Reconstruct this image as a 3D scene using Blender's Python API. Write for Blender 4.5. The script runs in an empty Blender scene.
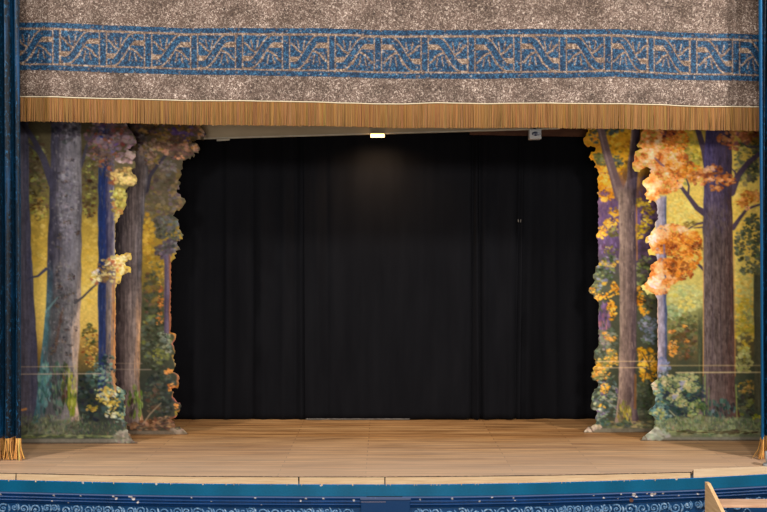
import bpy, bmesh, math
import numpy as np
from math import sin, cos, pi, sqrt, exp

# ------------------------------------------------------------------ frame and helpers
FPX, CU, CV, EYE = 745.7, 383.5, 256.0, 2.4      # 35 mm lens, level camera, eye 2.4 m above the stage


def X(u, Y): return (u - CU) * Y / FPX


def Z(v, Y): return EYE - (v - CV) * Y / FPX


def gy(v): return EYE * FPX / (v - CV)           # distance of a stage-floor point seen at row v


def lin(c):
    c = np.clip(np.asarray(c, dtype=np.float64) / 255.0, 0, 1)
    return np.where(c <= 0.04045, c / 12.92, ((c + 0.055) / 1.055) ** 2.4)


def lin4(c): return tuple(float(x) for x in lin(c)) + (1.0,)


COL = bpy.context.scene.collection


def tag(o, label=None, cat=None, group=None, kind=None):
    if label: o['label'] = label
    if cat: o['category'] = cat
    if group: o['group'] = group
    if kind: o['kind'] = kind
    return o


def empty(name, loc=(0, 0, 0)):
    o = bpy.data.objects.new(name, None)
    o.location = loc
    o.empty_display_size = 0.1
    COL.objects.link(o)
    return o


def mesh_obj(name, verts, faces, mat, parent=None, colors=None, smooth=False):
    """verts in world space; parents are unrotated empties"""
    me = bpy.data.meshes.new(name)
    V = np.asarray(verts, dtype=np.float64)
    if parent is not None:
        p = parent
        off = np.zeros(3)
        while p is not None:
            off += np.array(p.location)
            p = p.parent
        V = V - off
    else:
        off = np.array([V[:, 0].mean(), V[:, 1].mean(), V[:, 2].min()])
        V = V - off
    F = np.asarray(faces) if not isinstance(faces, list) else None
    if F is not None and F.ndim == 2:
        n, k = F.shape
        me.vertices.add(len(V))
        me.vertices.foreach_set('co', V.astype(np.float32).ravel())
        me.loops.add(n * k)
        me.loops.foreach_set('vertex_index', F.astype(np.int32).ravel())
        me.polygons.add(n)
        me.polygons.foreach_set('loop_start', np.arange(0, n * k, k, dtype=np.int32))
        me.update(calc_edges=True)
    else:
        me.from_pydata([tuple(v) for v in V], [], [tuple(int(i) for i in f) for f in faces])
    me.validate()
    if smooth:
        me.polygons.foreach_set('use_smooth', np.ones(len(me.polygons), dtype=bool))
    if colors is not None:
        a = me.color_attributes.new('paint', 'FLOAT_COLOR', 'POINT')
        c = np.ones((len(V), 4), dtype=np.float32)
        c[:, :3] = colors
        a.data.foreach_set('color', c.ravel())
    me.materials.append(mat)
    o = bpy.data.objects.new(name, me)
    COL.objects.link(o)
    if parent is not None:
        o.parent = parent
    else:
        o.location = off
    return o


class MB:
    """collects simple solids into one mesh"""
    def __init__(s): s.v = []; s.f = []; s.c = []; s.cur = (1, 1, 1)

    def add(s, vs, fs):
        b = len(s.v)
        s.v += [tuple(v) for v in vs]
        s.f += [tuple(i + b for i in f) for f in fs]
        s.c += [s.cur] * len(vs)

    def box(s, x0, x1, y0, y1, z0, z1, bev=0.0):
        if bev <= 0:
            vs = [(x, y, z) for x in (x0, x1) for y in (y0, y1) for z in (z0, z1)]
            s.add(vs, [(0, 1, 3, 2), (4, 6, 7, 5), (0, 4, 5, 1), (2, 3, 7, 6), (0, 2, 6, 4), (1, 5, 7, 3)])
        else:
            bm = bmesh.new()
            bmesh.ops.create_cube(bm, size=1)
            for v in bm.verts:
                v.co = ((x0 + x1) / 2 + v.co.x * (x1 - x0), (y0 + y1) / 2 + v.co.y * (y1 - y0), (z0 + z1) / 2 + v.co.z * (z1 - z0))
            bmesh.ops.bevel(bm, geom=bm.edges[:], offset=bev, segments=2, affect='EDGES', profile=0.5)
            bm.verts.index_update()
            s.add([tuple(v.co) for v in bm.verts], [tuple(v.index for v in f.verts) for f in bm.faces])
            bm.free()

    def prism(s, pts, axis, a0, a1):
        """polygon pts in the two other axes, extruded along axis a0..a1"""
        n = len(pts)
        vs = []
        for a in (a0, a1):
            for p in pts:
                q = list(p)
                q.insert(axis, a)
                vs.append(tuple(q))
        fs = [tuple(range(n)), tuple(range(2 * n - 1, n - 1, -1))]
        fs += [(i, i + n, (i + 1) % n + n, (i + 1) % n) for i in range(n)]
        s.add(vs, fs)

    def tube(s, pts, rad, sides=6):
        pts = [np.array(p, float) for p in pts]
        n = len(pts)
        vs = []
        for i, p in enumerate(pts):
            d = pts[min(i + 1, n - 1)] - pts[max(i - 1, 0)]
            d /= np.linalg.norm(d) + 1e-9
            ref = np.array([0, 1, 0.]) if abs(d[1]) < 0.9 else np.array([1, 0, 0.])
            a = np.cross(d, ref); a /= np.linalg.norm(a)
            b = np.cross(d, a)
            r = rad[i] if hasattr(rad, '__len__') else rad
            for k in range(sides):
                t = 2 * pi * k / sides
                vs.append(tuple(p + r * (cos(t) * a + sin(t) * b)))
        fs = [(i * sides + k, i * sides + (k + 1) % sides, (i + 1) * sides + (k + 1) % sides, (i + 1) * sides + k)
              for i in range(n - 1) for k in range(sides)]
        fs += [tuple(range(sides - 1, -1, -1)), tuple(range((n - 1) * sides, n * sides))]
        s.add(vs, fs)

    def build(s, name, mat, parent=None, col=False, smooth=False):
        return mesh_obj(name, s.v, s.f, mat, parent, np.array(s.c) if col else None, smooth)


# ------------------------------------------------------------------ materials
class NT:
    def __init__(s, name):
        s.m = bpy.data.materials.new(name)
        s.m.use_nodes = True
        s.t = s.m.node_tree
        s.b = s.t.nodes['Principled BSDF']

    def n(s, kind, **kw):
        nd = s.t.nodes.new(kind)
        for k, v in kw.items(): setattr(nd, k, v)
        return nd

    def l(s, a, b): s.t.links.new(a, b)

    def coords(s, scale=(1, 1, 1), kind='Object'):
        tc = s.n('ShaderNodeTexCoord')
        mp = s.n('ShaderNodeMapping')
        mp.inputs['Scale'].default_value = scale
        s.l(tc.outputs[kind], mp.inputs['Vector'])
        return mp.outputs['Vector']

    def noise(s, vec, scale, detail=4, rough=0.55, dist=0.0):
        nd = s.n('ShaderNodeTexNoise')
        nd.inputs['Scale'].default_value = scale
        nd.inputs['Detail'].default_value = detail
        nd.inputs['Roughness'].default_value = rough
        nd.inputs['Distortion'].default_value = dist
        s.l(vec, nd.inputs['Vector'])
        return nd.outputs['Fac']

    def ramp(s, fac, stops):
        r = s.n('ShaderNodeValToRGB')
        e = r.color_ramp.elements
        while len(e) < len(stops): e.new(0.5)
        for i, (p, c) in enumerate(stops):
            e[i].position = p
            e[i].color = c if len(c) == 4 else lin4(c)
        s.l(fac, r.inputs['Fac'])
        return r.outputs['Color']

    def mix(s, fac, a, b, mode='MIX'):
        m = s.n('ShaderNodeMix', data_type='RGBA', blend_type=mode)
        for sock, val in ((m.inputs['Factor'], fac), (m.inputs['A'], a), (m.inputs['B'], b)):
            if hasattr(val, 'is_linked'): s.l(val, sock)
            elif isinstance(val, (int, float)): sock.default_value = val
            else: sock.default_value = lin4(val)
        return m.outputs['Result']

    def bump(s, fac, strength=0.3, dist=0.01):
        b = s.n('ShaderNodeBump')
        b.inputs['Strength'].default_value = strength
        b.inputs['Distance'].default_value = dist
        s.l(fac, b.inputs['Height'])
        s.l(b.outputs['Normal'], s.b.inputs['Normal'])

    def col(s, c):
        if hasattr(c, 'is_linked'): s.l(c, s.b.inputs['Base Color'])
        else: s.b.inputs['Base Color'].default_value = lin4(c)

    def set(s, rough=0.6, spec=0.3, metal=0.0, sheen=0.0, sheen_tint=None, coat=0.0):
        s.b.inputs['Roughness'].default_value = rough
        s.b.inputs['Specular IOR Level'].default_value = spec
        s.b.inputs['Metallic'].default_value = metal
        s.b.inputs['Sheen Weight'].default_value = sheen
        s.b.inputs['Coat Weight'].default_value = coat
        if sheen_tint: s.b.inputs['Sheen Tint'].default_value = lin4(sheen_tint)
        return s.m


def attr_mat(name, rough=0.7, spec=0.2, bump=None, sheen=0.0):
    k = NT(name)
    a = k.n('ShaderNodeAttribute', attribute_name='paint')
    k.l(a.outputs['Color'], k.b.inputs['Base Color'])
    if bump:
        k.bump(k.noise(k.coords(), bump[0], 3), bump[1], bump[2])
    return k.set(rough, spec, sheen=sheen)


def mottled(name, c1, c2, scale=20, rough=0.6, spec=0.3, stretch=(1, 1, 1), bump=0.0, metal=0.0, coat=0.0):
    k = NT(name)
    v = k.coords(stretch)
    f = k.noise(v, scale, 5)
    k.col(k.ramp(f, [(0.3, c1), (0.7, c2)]))
    if bump: k.bump(f, bump, 0.004)
    return k.set(rough, spec, metal, coat=coat)


def crushed(name, dark, mid, light, spread):
    """crushed velvet: fine bright flecks over a darker pile"""
    k = NT(name)
    v = k.coords((1, 1, 1))
    f1 = k.noise(v, 44, 4, 0.66, 1.3)
    f2 = k.noise(v, 3.0, 4)
    c = k.ramp(f1, [(0.35, dark), (0.48, mid), (0.53, mid), (0.64, light)])
    m = k.ramp(f2, [(0.34, (spread, spread * 0.97, spread * 0.94)), (0.64, (255, 255, 255))])
    k.col(k.mix(1.0, c, m, 'MULTIPLY'))
    k.bump(f1, 0.35, 0.004)
    return k.set(0.6, 0.25, sheen=0.15)


M = {}
M['paint'] = attr_mat('scene_paint_on_canvas', 0.75, 0.15, (160, 0.12, 0.002))
M['brown_velvet'] = crushed('crushed_brown_velvet', (56, 42, 34), (122, 99, 86), (232, 212, 196), 178)
k = NT('stencilled_blue_velvet')
a = k.n('ShaderNodeAttribute', attribute_name='paint')
sep = k.n('ShaderNodeSeparateColor'); k.l(a.outputs['Color'], sep.inputs['Color'])
vv = k.coords()
f1 = k.noise(vv, 38, 3, 0.62, 1.1); f2 = k.noise(vv, 4, 3)
tan = k.ramp(f1, [(0.33, (74, 57, 46)), (0.5, (122, 97, 79)), (0.68, (196, 172, 150))])
blu = k.ramp(f1, [(0.33, (3, 22, 42)), (0.5, (12, 52, 84)), (0.68, (66, 116, 150))])
k.col(k.mix(sep.outputs['Red'], tan, blu))
k.bump(f1, 0.3, 0.004)
M['border'] = k.set(0.6, 0.25, sheen=0.1)
k = NT('blue_velvet')
vv = k.coords((1, 1, 0.6))
f1 = k.noise(vv, 42, 3, 0.6, 0.8); f2 = k.noise(k.coords((1, 1, 0.5)), 2.0, 3)
c = k.ramp(f1, [(0.40, (1, 4, 9)), (0.55, (1, 16, 29)), (0.70, (26, 96, 140))])
f3 = k.noise(k.coords((1, 1, 0.10)), 11, 3, 0.6)
c = k.mix(k.ramp(f3, [(0.54, (0, 0, 0)), (0.68, (235, 235, 235))]), c, (3, 72, 118))  # bright blue streaks paint highlights into the velvet
k.col(k.mix(k.ramp(f2, [(0.4, (0, 0, 0)), (0.62, (200, 200, 200))]), c, (8, 12, 20)))
k.bump(f1, 0.5, 0.004)
M['blue_velvet'] = k.set(0.55, 0.3, sheen=0.25, sheen_tint=(40, 150, 220))
M['lining'] = mottled('blue_satin_edge', (0, 76, 122), (2, 96, 144), 6, 0.5, 0.25, (1, 1, 0.2))
M['fringe'] = attr_mat('gold_fringe', 0.7, 0.2)
M['piping'] = mottled('cream_cord', (226, 208, 172), (240, 226, 196), 60, 0.6)
k = NT('black_wool_serge')
f1 = k.noise(k.coords((1, 1, 0.15)), 5, 3)
k.col(k.ramp(f1, [(0.3, (17, 17, 20)), (0.7, (22, 22, 25))]))
k.bump(k.noise(k.coords(), 300, 2), 0.1, 0.001)
M['serge'] = k.set(0.95, 0.05)
M['dark_wall'] = mottled('dark_plaster', (34, 32, 32), (46, 44, 44), 3, 0.9, 0.1)
M['hall_floor'] = mottled('hall_floor_boards', (62, 46, 34), (88, 66, 48), 8, 0.6, 0.2, (0.3, 3, 1))
M['hem'] = mottled('frayed_grey_hem', (84, 78, 72), (120, 112, 104), 30, 0.9)
M['grey_board'] = mottled('grey_painted_board', (186, 164, 132), (208, 186, 152), 5, 0.7, 0.2, (0.3, 1, 1))
M['cream_lit_edge'] = mottled('cream_tab_lit_edge', (210, 200, 176), (232, 222, 200), 8, 0.6)  # cream of the tab; along the board it is painted-in light
M['brown_batten'] = mottled('brown_batten', (70, 44, 34), (116, 76, 54), 6, 0.7, 0.2, (0.4, 1, 1))
M['bare_wood'] = mottled('bare_pine', (208, 162, 112), (238, 198, 148), 14, 0.7, 0.2, (2, 0.2, 2), 0.1)
M['frame_wood'] = mottled('old_flat_timber', (128, 92, 58), (160, 118, 78), 14, 0.8, 0.1, (2, 2, 0.2))
M['tread'] = mottled('tread_board', (196, 150, 118), (226, 186, 154), 10, 0.55, 0.3, (0.3, 3, 1), 0.1)
M['white_metal'] = mottled('white_enamel', (232, 232, 230), (244, 244, 242), 20, 0.35, 0.5)
M['grey_metal'] = mottled('grey_steel', (150, 150, 152), (178, 178, 180), 20, 0.4, 0.5)
M['dark_metal'] = mottled('black_steel', (20, 20, 22), (34, 34, 36), 20, 0.5, 0.4)
k = NT('lens_glass'); k.col(k.ramp(k.noise(k.coords(), 14, 2), [(0.42, (30, 44, 86)), (0.6, (220, 226, 236))])); M['lens'] = k.set(0.1, 0.8)
k = NT('lamp_glow'); k.col((255, 220, 160))
k.b.inputs['Emission Color'].default_value = (1.0, 0.58, 0.2, 1)
k.b.inputs['Emission Strength'].default_value = 6.0
M['glow'] = k.set(0.5)

# stage floor: narrow boards running across the stage
k = NT('stage_floorboards')
tc = k.n('ShaderNodeTexCoord')
mp = k.n('ShaderNodeMapping'); k.l(tc.outputs['Object'], mp.inputs['Vector'])
br = k.n('ShaderNodeTexBrick')
br.offset = 0.37; br.offset_frequency = 2
br.inputs['Scale'].default_value = 1.0
br.inputs['Brick Width'].default_value = 2.6
br.inputs['Row Height'].default_value = 0.088
br.inputs['Mortar Size'].default_value = 0.004
br.inputs['Mortar Smooth'].default_value = 0.2
br.inputs['Bias'].default_value = -0.1
br.inputs['Color1'].default_value = lin4((198, 148, 96))
br.inputs['Color2'].default_value = lin4((230, 184, 130))
br.inputs['Mortar'].default_value = lin4((126, 88, 54))
k.l(mp.outputs['Vector'], br.inputs['Vector'])
gr = k.noise(k.coords((0.30, 4.6, 1)), 3.0, 6, 0.75)
g2 = k.noise(k.coords((0.35, 5, 1)), 2.2, 4)
c = k.mix(1.0, br.outputs['Color'], k.ramp(gr, [(0.30, (136, 122, 110)), (0.44, (222, 214, 206)), (0.58, (255, 255, 255))]), 'MULTIPLY')
c = k.mix(1.0, c, k.ramp(g2, [(0.3, (206, 200, 192)), (0.7, (255, 250, 244))]), 'MULTIPLY')
wt = k.n('ShaderNodeSeparateXYZ'); k.l(tc.outputs['Object'], wt.inputs['Vector'])
wn = k.noise(k.coords((0.5, 2.5, 1)), 1.6, 4)
ad = k.n('ShaderNodeMath', operation='MULTIPLY_ADD'); k.l(wn, ad.inputs[0]); ad.inputs[1].default_value = 0.9; k.l(wt.outputs['Y'], ad.inputs[2])
wear = k.n('ShaderNodeMapRange'); k.l(ad.outputs['Value'], wear.inputs['Value'])
wear.inputs['From Min'].default_value = 0.5; wear.inputs['From Max'].default_value = -1.05
bl = k.mix(1.0, c, (250, 244, 246), 'MULTIPLY')
bl = k.mix(0.5, bl, (224, 200, 176))
k.col(k.mix(wear.outputs['Result'], c, bl))          # the open apron is worn and bleached
k.bump(gr, 0.12, 0.003)
M['floor'] = k.set(0.5, 0.25)
M['nosing'] = mottled('worn_nosing_board', (214, 176, 134), (238, 208, 168), 9, 0.6, 0.25, (0.4, 3, 1), 0.1)
M['ply'] = mottled('pale_ply_patch', (222, 190, 152), (238, 210, 176), 7, 0.6, 0.25, (0.4, 2, 1))
M['apron_paint'] = attr_mat('glossy_blue_paint', 0.42, 0.35, (40, 0.08, 0.002))
k = NT('worn_blue_scrolls')
f = k.noise(k.coords(), 40, 4)
k.col(k.ramp(f, [(0.32, (30, 78, 122)), (0.52, (86, 128, 168)), (0.72, (170, 194, 214))]))
M['scroll'] = k.set(0.45, 0.4)

# ------------------------------------------------------------------ numpy painter
def interp(pts):
    p = sorted(pts)
    xs = [a for a, b in p]; ys = [b for a, b in p]
    return lambda t: np.interp(t, xs, ys)


class Canvas:
    def __init__(s, u0, u1, v0, v1, step, seed):
        s.nu = int(round((u1 - u0) / step)) + 1
        s.nv = int(round((v1 - v0) / step)) + 1
        s.u = u0 + np.arange(s.nu) * step
        s.v = v0 + np.arange(s.nv) * step
        s.U, s.V = np.meshgrid(s.u, s.v)
        s.C = np.zeros((s.nv, s.nu, 3))
        s.step, s.u0, s.v0 = step, u0, v0
        s.r = np.random.default_rng(seed)
        s.lump = None

    def noise(s, su, sv, octv=3):
        out = np.zeros_like(s.U); amp = 1.0; tot = 0
        for o in range(octv):
            a = (s.U - s.u0) / su * 2 ** o; b = (s.V - s.v0) / sv * 2 ** o
            g = s.r.random((int(b.max()) + 3, int(a.max()) + 3))
            i = a.astype(int); j = b.astype(int)
            fx = a - i; fy = b - j
            fx = fx * fx * (3 - 2 * fx); fy = fy * fy * (3 - 2 * fy)
            out += amp * ((g[j, i] * (1 - fx) + g[j, i + 1] * fx) * (1 - fy) + (g[j + 1, i] * (1 - fx) + g[j + 1, i + 1] * fx) * fy)
            tot += amp; amp *= 0.5
        return out / tot

    def blend(s, al, col):
        al = np.clip(al, 0, 1)[..., None]
        s.C = s.C * (1 - al) + np.asarray(col, float) * al

    def vgrad(s, stops):
        vs = [a for a, c in stops]
        w = s.V + (s.noise(14, 14) - 0.5) * 26
        for k in range(3):
            s.C[..., k] = np.interp(w, vs, [c[k] for a, c in stops])

    def dab(s, cu, cv, a, b, ang, col, al=0.9):
        r = max(a, b) + s.step
        i0 = max(0, int((cu - r - s.u0) / s.step)); i1 = min(s.nu, int((cu + r - s.u0) / s.step) + 2)
        j0 = max(0, int((cv - r - s.v0) / s.step)); j1 = min(s.nv, int((cv + r - s.v0) / s.step) + 2)
        if i1 <= i0 or j1 <= j0: return
        du = s.U[j0:j1, i0:i1] - cu; dv = s.V[j0:j1, i0:i1] - cv
        ca, sa = cos(ang), sin(ang)
        d = np.sqrt(((du * ca + dv * sa) / a) ** 2 + ((-du * sa + dv * ca) / b) ** 2)
        m = (np.clip((1 - d) * 2.2, 0, 1) * al)[..., None]
        s.C[j0:j1, i0:i1] = s.C[j0:j1, i0:i1] * (1 - m) + np.asarray(col, float) * m

    def cluster(s, regs, pal, n, size=(1.2, 3.0), asp=(0.4, 0.9), ang=(-0.8, 0.8), al=0.85, jit=12, order=True):
        """dabs of leaf colour scattered in ellipses (u, v, ru, rv); pal = [(weight, colour)], dark to light"""
        w = np.array([max(0.1, a * b) for _, _, a, b in regs]); w = w / w.sum()
        pw = np.array([p for p, c in pal], float); pw /= pw.sum()
        if s.lump is None: s.lump = s.noise(7.5, 6.0, 2)
        pos = []
        for _ in range(n):
            cu, cv, ru, rv = regs[s.r.choice(len(regs), p=w)]
            t = s.r.random() * 2 * pi; q = sqrt(s.r.random())
            pu, pv = cu + ru * q * cos(t), cv + rv * q * sin(t)
            i = min(s.nu - 1, max(0, int((pu - s.u0) / s.step))); j = min(s.nv - 1, max(0, int((pv - s.v0) / s.step)))
            pos.append((s.lump[j, i] * 2.4 + s.r.random() * 0.8, pu, pv))
        pos.sort()                       # lumps of like colour, the way a brush loads
        ks = np.sort(s.r.choice(len(pal), n, p=pw))
        items = [(int(kk), pu, pv) for kk, (_, pu, pv) in zip(ks, pos)]
        if not order: s.r.shuffle(items)
        for kk, pu, pv in items:
            a = s.r.uniform(*size); kk = int(kk)
            s.dab(pu, pv, a, a * s.r.uniform(*asp), s.r.uniform(*ang),
                  np.array(pal[kk][1], float) + s.r.normal(0, jit) + s.r.normal(0, jit * 0.35, 3), al)

    def soft(s, cu, cv, ru, rv, col, al=0.9, rough=0.5):
        d = np.sqrt(((s.U - cu) / ru) ** 2 + ((s.V - cv) / rv) ** 2) + (s.noise(7, 7) - 0.5) * rough * 2
        s.blend(np.clip((1.15 - d) * 2.5, 0, 1) * al, col)

    def trunk(s, L, R, v0, v1, stops, streak=0.25, sv=26, su=1.6, stops2=None, vmix=(0, 1), wob=0.8, fade=3.0):
        wl = (s.noise(6, 14, 2) - 0.5) * 2 * wob
        uL = interp(L)(s.V) + wl; uR = interp(R)(s.V) + (s.noise(6, 14, 2) - 0.5) * 2 * wob
        t = (s.U - uL) / np.maximum(uR - uL, 0.1)
        tt = t + (s.noise(2.5, 22) - 0.5) * 0.35
        def colr(st):
            return np.stack([np.interp(tt, [a for a, c in st], [c[k] for a, c in st]) for k in range(3)], -1)
        c = colr(stops)
        if stops2 is not None:
            m = np.clip((s.V - vmix[0]) / (vmix[1] - vmix[0]) + (s.noise(5, 12) - 0.5) * 0.5, 0, 1)[..., None]
            c = c * (1 - m) + colr(stops2) * m
        n = s.noise(su, sv, 3); n2 = s.noise(3.2, 7, 3)
        c = c * (1 + ((n - 0.5) * 2 * streak + (n2 - 0.5) * streak)[..., None] * 1.2)
        al = np.clip(t * (uR - uL) + 0.5, 0, 1) * np.clip((1 - t) * (uR - uL) + 0.5, 0, 1)
        al = al * np.clip((s.V - v0) / fade + 0.5, 0, 1) * np.clip((v1 - s.V) / fade + 0.5, 0, 1)
        s.blend3(al, c)
        return t, al

    def bark(s, L, R, v0, v1, n, pal, ln=(3, 11), wd=(0.45, 0.9), al=0.33):
        fL, fR = interp(L), interp(R)
        for _ in range(n):
            v = s.r.uniform(v0, v1); a, b = float(fL(v)), float(fR(v))
            u = s.r.uniform(a + 1.2, b - 1.2)
            h = 4.0; lean = (float(fL(v + h)) - a) * (b - u) / (b - a) + (float(fR(v + h)) - b) * (u - a) / (b - a)
            c = pal[s.r.integers(len(pal))]
            s.dab(u, v, s.r.uniform(*ln) / 2, s.r.uniform(*wd), math.atan2(h, lean) + s.r.normal(0, 0.07), np.array(c, float) + s.r.normal(0, 8), al)

    def blend3(s, al, c):
        al = np.clip(al, 0, 1)[..., None]
        s.C = s.C * (1 - al) + c * al

    def line(s, pts, w, col, al=1.0):
        w = w if hasattr(w, '__len__') else [w] * len(pts)
        best = np.full(s.U.shape, 1e9)
        for (a, b, w0, w1) in zip(pts[:-1], pts[1:], w[:-1], w[1:]):
            d0 = np.array(b, float) - a
            t = np.clip(((s.U - a[0]) * d0[0] + (s.V - a[1]) * d0[1]) / (d0 @ d0 + 1e-9), 0, 1)
            d = np.hypot(s.U - a[0] - t * d0[0], s.V - a[1] - t * d0[1]) - (w0 + (w1 - w0) * t) / 2
            best = np.minimum(best, d)
        s.blend(np.clip(0.5 - best / max(s.step, 0.6), 0, 1) * al, col)

    def grass(s, v0, v1, n, pal, h=(3, 9), u0=None, u1=None):
        a = s.u[0] if u0 is None else u0; b = s.u[-1] if u1 is None else u1
        for _ in range(n):
            c = pal[s.r.integers(len(pal))]
            L = s.r.uniform(*h)
            s.dab(s.r.uniform(a, b), s.r.uniform(v0, v1), L / 2, s.r.uniform(0.4, 0.9), pi / 2 + s.r.normal(0, 0.5),
                  np.array(c, float) + s.r.normal(0, 10, 3), 0.6)

    def finish(s, gain=1.03, sat=1.0):
        n = (s.noise(2.0, 2.0, 2) - 0.5) * 2
        b = s.C.copy()
        b[1:-1, 1:-1] = (s.C[:-2, 1:-1] + s.C[2:, 1:-1] + s.C[1:-1, :-2] + s.C[1:-1, 2:] + 2 * s.C[1:-1, 1:-1]) / 6
        c = b * 0.7 + s.C * 0.3
        g = c.mean(-1, keepdims=True)
        c = g + (c - g) * sat
        c = np.maximum(112 + (c - 112) * 1.14, c * 0.6)
        s.C = np.clip(c * gain * (1 + n * 0.09)[..., None], 0, 255)


def inside(poly, U, V):
    P = np.array(poly, float)
    r = np.zeros(U.shape, bool)
    j = len(P) - 1
    for i in range(len(P)):
        a, b = P[i], P[j]
        c = ((a[1] > V) != (b[1] > V)) & (U < (b[0] - a[0]) * (V - a[1]) / (b[1] - a[1] + 1e-12) + a[0])
        r ^= c
        j = i
    return r


def rough_outline(pts, seed, amp=1.0, seg=1.8):
    r = np.random.default_rng(seed)
    out = []
    for a, b in zip(pts[:-1], pts[1:]):
        a = np.array(a, float); b = np.array(b, float)
        L = np.hypot(*(b - a)); n = max(1, int(L / seg))
        nrm = np.array([-(b - a)[1], (b - a)[0]]) / (L + 1e-9)
        k = amp if L < 20 else amp * 0.35
        for i in range(n):
            p = a + (b - a) * i / n
            out.append(tuple(p + (nrm * r.normal(0, k) if i else r.normal(0, 0.2, 2))))
    out.append(tuple(pts[-1]))
    return out


def flat_mesh(name, cv, poly, Y, thick, mat, parent):
    """solid cut-out board: painted front, plain back, edges carry the paint"""
    st = cv.step
    Uc = (cv.U[:-1, :-1] + st / 2); Vc = (cv.V[:-1, :-1] + st / 2)
    cell = inside(poly, Uc, Vc)
    ok = inside(poly, cv.U, cv.V)
    nu = cv.nu
    vid = np.full(cv.U.shape, False)
    for dj in (0, 1):
        for di in (0, 1):
            vid[dj:dj + cell.shape[0], di:di + cell.shape[1]] |= cell
    PU, PV = cv.U.copy(), cv.V.copy()
    # border vertices of the cell set snap on to the outline
    full = np.zeros(cv.U.shape, int)
    for dj in (0, 1):
        for di in (0, 1):
            full[dj:dj + cell.shape[0], di:di + cell.shape[1]] += cell
    bj, bi = np.nonzero((full > 0) & (full < 4))
    P = np.array(poly, float); Q = np.roll(P, -1, 0); D = Q - P; L2 = (D ** 2).sum(1) + 1e-12
    pt = np.stack([cv.U[bj, bi], cv.V[bj, bi]], 1)
    t = np.clip(((pt[:, None, :] - P[None]) * D[None]).sum(2) / L2[None], 0, 1)
    near = P[None] + t[..., None] * D[None]
    dd = ((near - pt[:, None, :]) ** 2).sum(2)
    kbest = dd.argmin(1)
    nb = near[np.arange(len(pt)), kbest]
    far = dd[np.arange(len(pt)), kbest] > (1.0 * st) ** 2
    nb[far] = pt[far]
    PU[bj, bi] = nb[:, 0]; PV[bj, bi] = nb[:, 1]
    idx = np.full(cv.U.shape, -1); jj, ii = np.nonzero(vid)
    idx[jj, ii] = np.arange(len(jj))
    u = PU[jj, ii]; v = PV[jj, ii]
    n = len(jj)
    front = np.stack([X(u, Y), np.full(n, Y), Z(v, Y)], 1)
    back = front.copy(); back[:, 1] += thick
    cj, ci = np.nonzero(cell)
    a = idx[cj, ci]; b = idx[cj, ci + 1]; c = idx[cj + 1, ci + 1]; d = idx[cj + 1, ci]
    F = [np.stack([a, d, c, b], 1), np.stack([a, b, c, d], 1) + n]
    cp = np.pad(cell, 1)
    H = cell.shape
    for (sj, si, e0, e1) in ((-1, 0, (0, 0), (0, 1)), (1, 0, (1, 1), (1, 0)), (0, -1, (1, 0), (0, 0)), (0, 1, (0, 1), (1, 1))):
        ed = cell & ~cp[1 + sj:1 + sj + H[0], 1 + si:1 + si + H[1]]
        ej, ei = np.nonzero(ed)
        p = idx[ej + e0[0], ei + e0[1]]; q = idx[ej + e1[0], ei + e1[1]]
        F.append(np.stack([p, q, q + n, p + n], 1))
    col = lin(cv.C)[jj, ii]
    colb = np.tile(lin((150, 128, 100)), (n, 1))
    return mesh_obj(name, np.concatenate([front, back]), np.concatenate(F), mat, parent, np.concatenate([col, colb]))


def flat_frame(parent, u0, u1, vt, vb, Y, brace_u):
    """timber battens and a raking brace behind a flat"""
    t = MB(); w = 0.07; y0, y1 = Y + 0.0102, Y + 0.035
    x0, x1, z0, z1 = X(u0, Y), X(u1, Y), Z(vb, Y) + 0.005, Z(vt, Y)
    t.box(x0, x0 + w, y0, y1, z0, z1)
    t.box(x1 - w, x1, y0, y1, z0, z1)
    for z in (z0, z0 + (z1 - z0) * 0.33, z0 + (z1 - z0) * 0.66, z1 - w):
        t.box(x0 + w, x1 - w, y0, y1, z, z + w)
    t.build('timber_frame', M['frame_wood'], parent)


STEP = 0.75
PAL = lambda *a: [(w, c) for w, c in a]

# ------------------------------------------------------------------ left wing flat, nearer the audience
LF_R = [(141, 92), (140, 112), (126, 123), (131, 131), (134, 136), (136.6, 140), (136.5, 143.5), (131.5, 146.5), (127.5, 149.5), (133, 150.5),
        (136, 153), (135.8, 157), (132.5, 160.5), (135.5, 164), (135, 167.5), (131.5, 169), (131.5, 172), (135.5, 175), (137.2, 180), (137, 184.5),
        (131.5, 186.5), (127, 188.5), (125, 192), (127.5, 197), (126.5, 200), (127, 205), (124, 209), (123.5, 214), (119.5, 215), (117.5, 221),
        (115, 224), (115, 255.5), (121, 254.5), (126, 252.5), (131, 253), (131.8, 257), (130.5, 260.5), (125, 262), (125, 264.5), (128, 266.5),
        (131, 269), (130.5, 272.5), (125.5, 274), (121.5, 275.5), (121, 279), (120.5, 282.5), (117, 284), (115.6, 287), (115.3, 374), (116.5, 386),
        (121, 388.5), (126, 391), (127, 394), (125.5, 399), (124, 404), (125.5, 411), (124, 419), (127.5, 423.5), (126, 429), (128, 433),
        (131, 438), (137, 442), (137.5, 443.6)]
LF = rough_outline([(-14, 443.6), (-14, 92)] + LF_R, 1)
c = Canvas(-16, 144, 90, 445, STEP, 11)
c.vgrad([(90, (70, 62, 44)), (165, (94, 84, 56)), (200, (124, 112, 62)), (225, (178, 146, 58)), (260, (212, 172, 66)), (300, (242, 204, 96)), (330, (226, 184, 88)),
         (350, (150, 116, 58)), (372, (62, 66, 50)), (415, (54, 62, 56)), (443, (90, 94, 76))])
c.cluster([(40, 195, 12, 26), (90, 190, 8, 30)], PAL((2, (84, 66, 48)), (3, (104, 88, 50)), (2, (128, 120, 58)), (2, (156, 154, 66))), 260, (1.2, 3))
c.cluster([(36, 165, 13, 30), (90, 160, 8, 26)], PAL((1, (92, 66, 50)), (3, (82, 72, 52)), (2, (104, 94, 60)), (1, (118, 120, 68))), 240, (1.5, 3.5))
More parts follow.
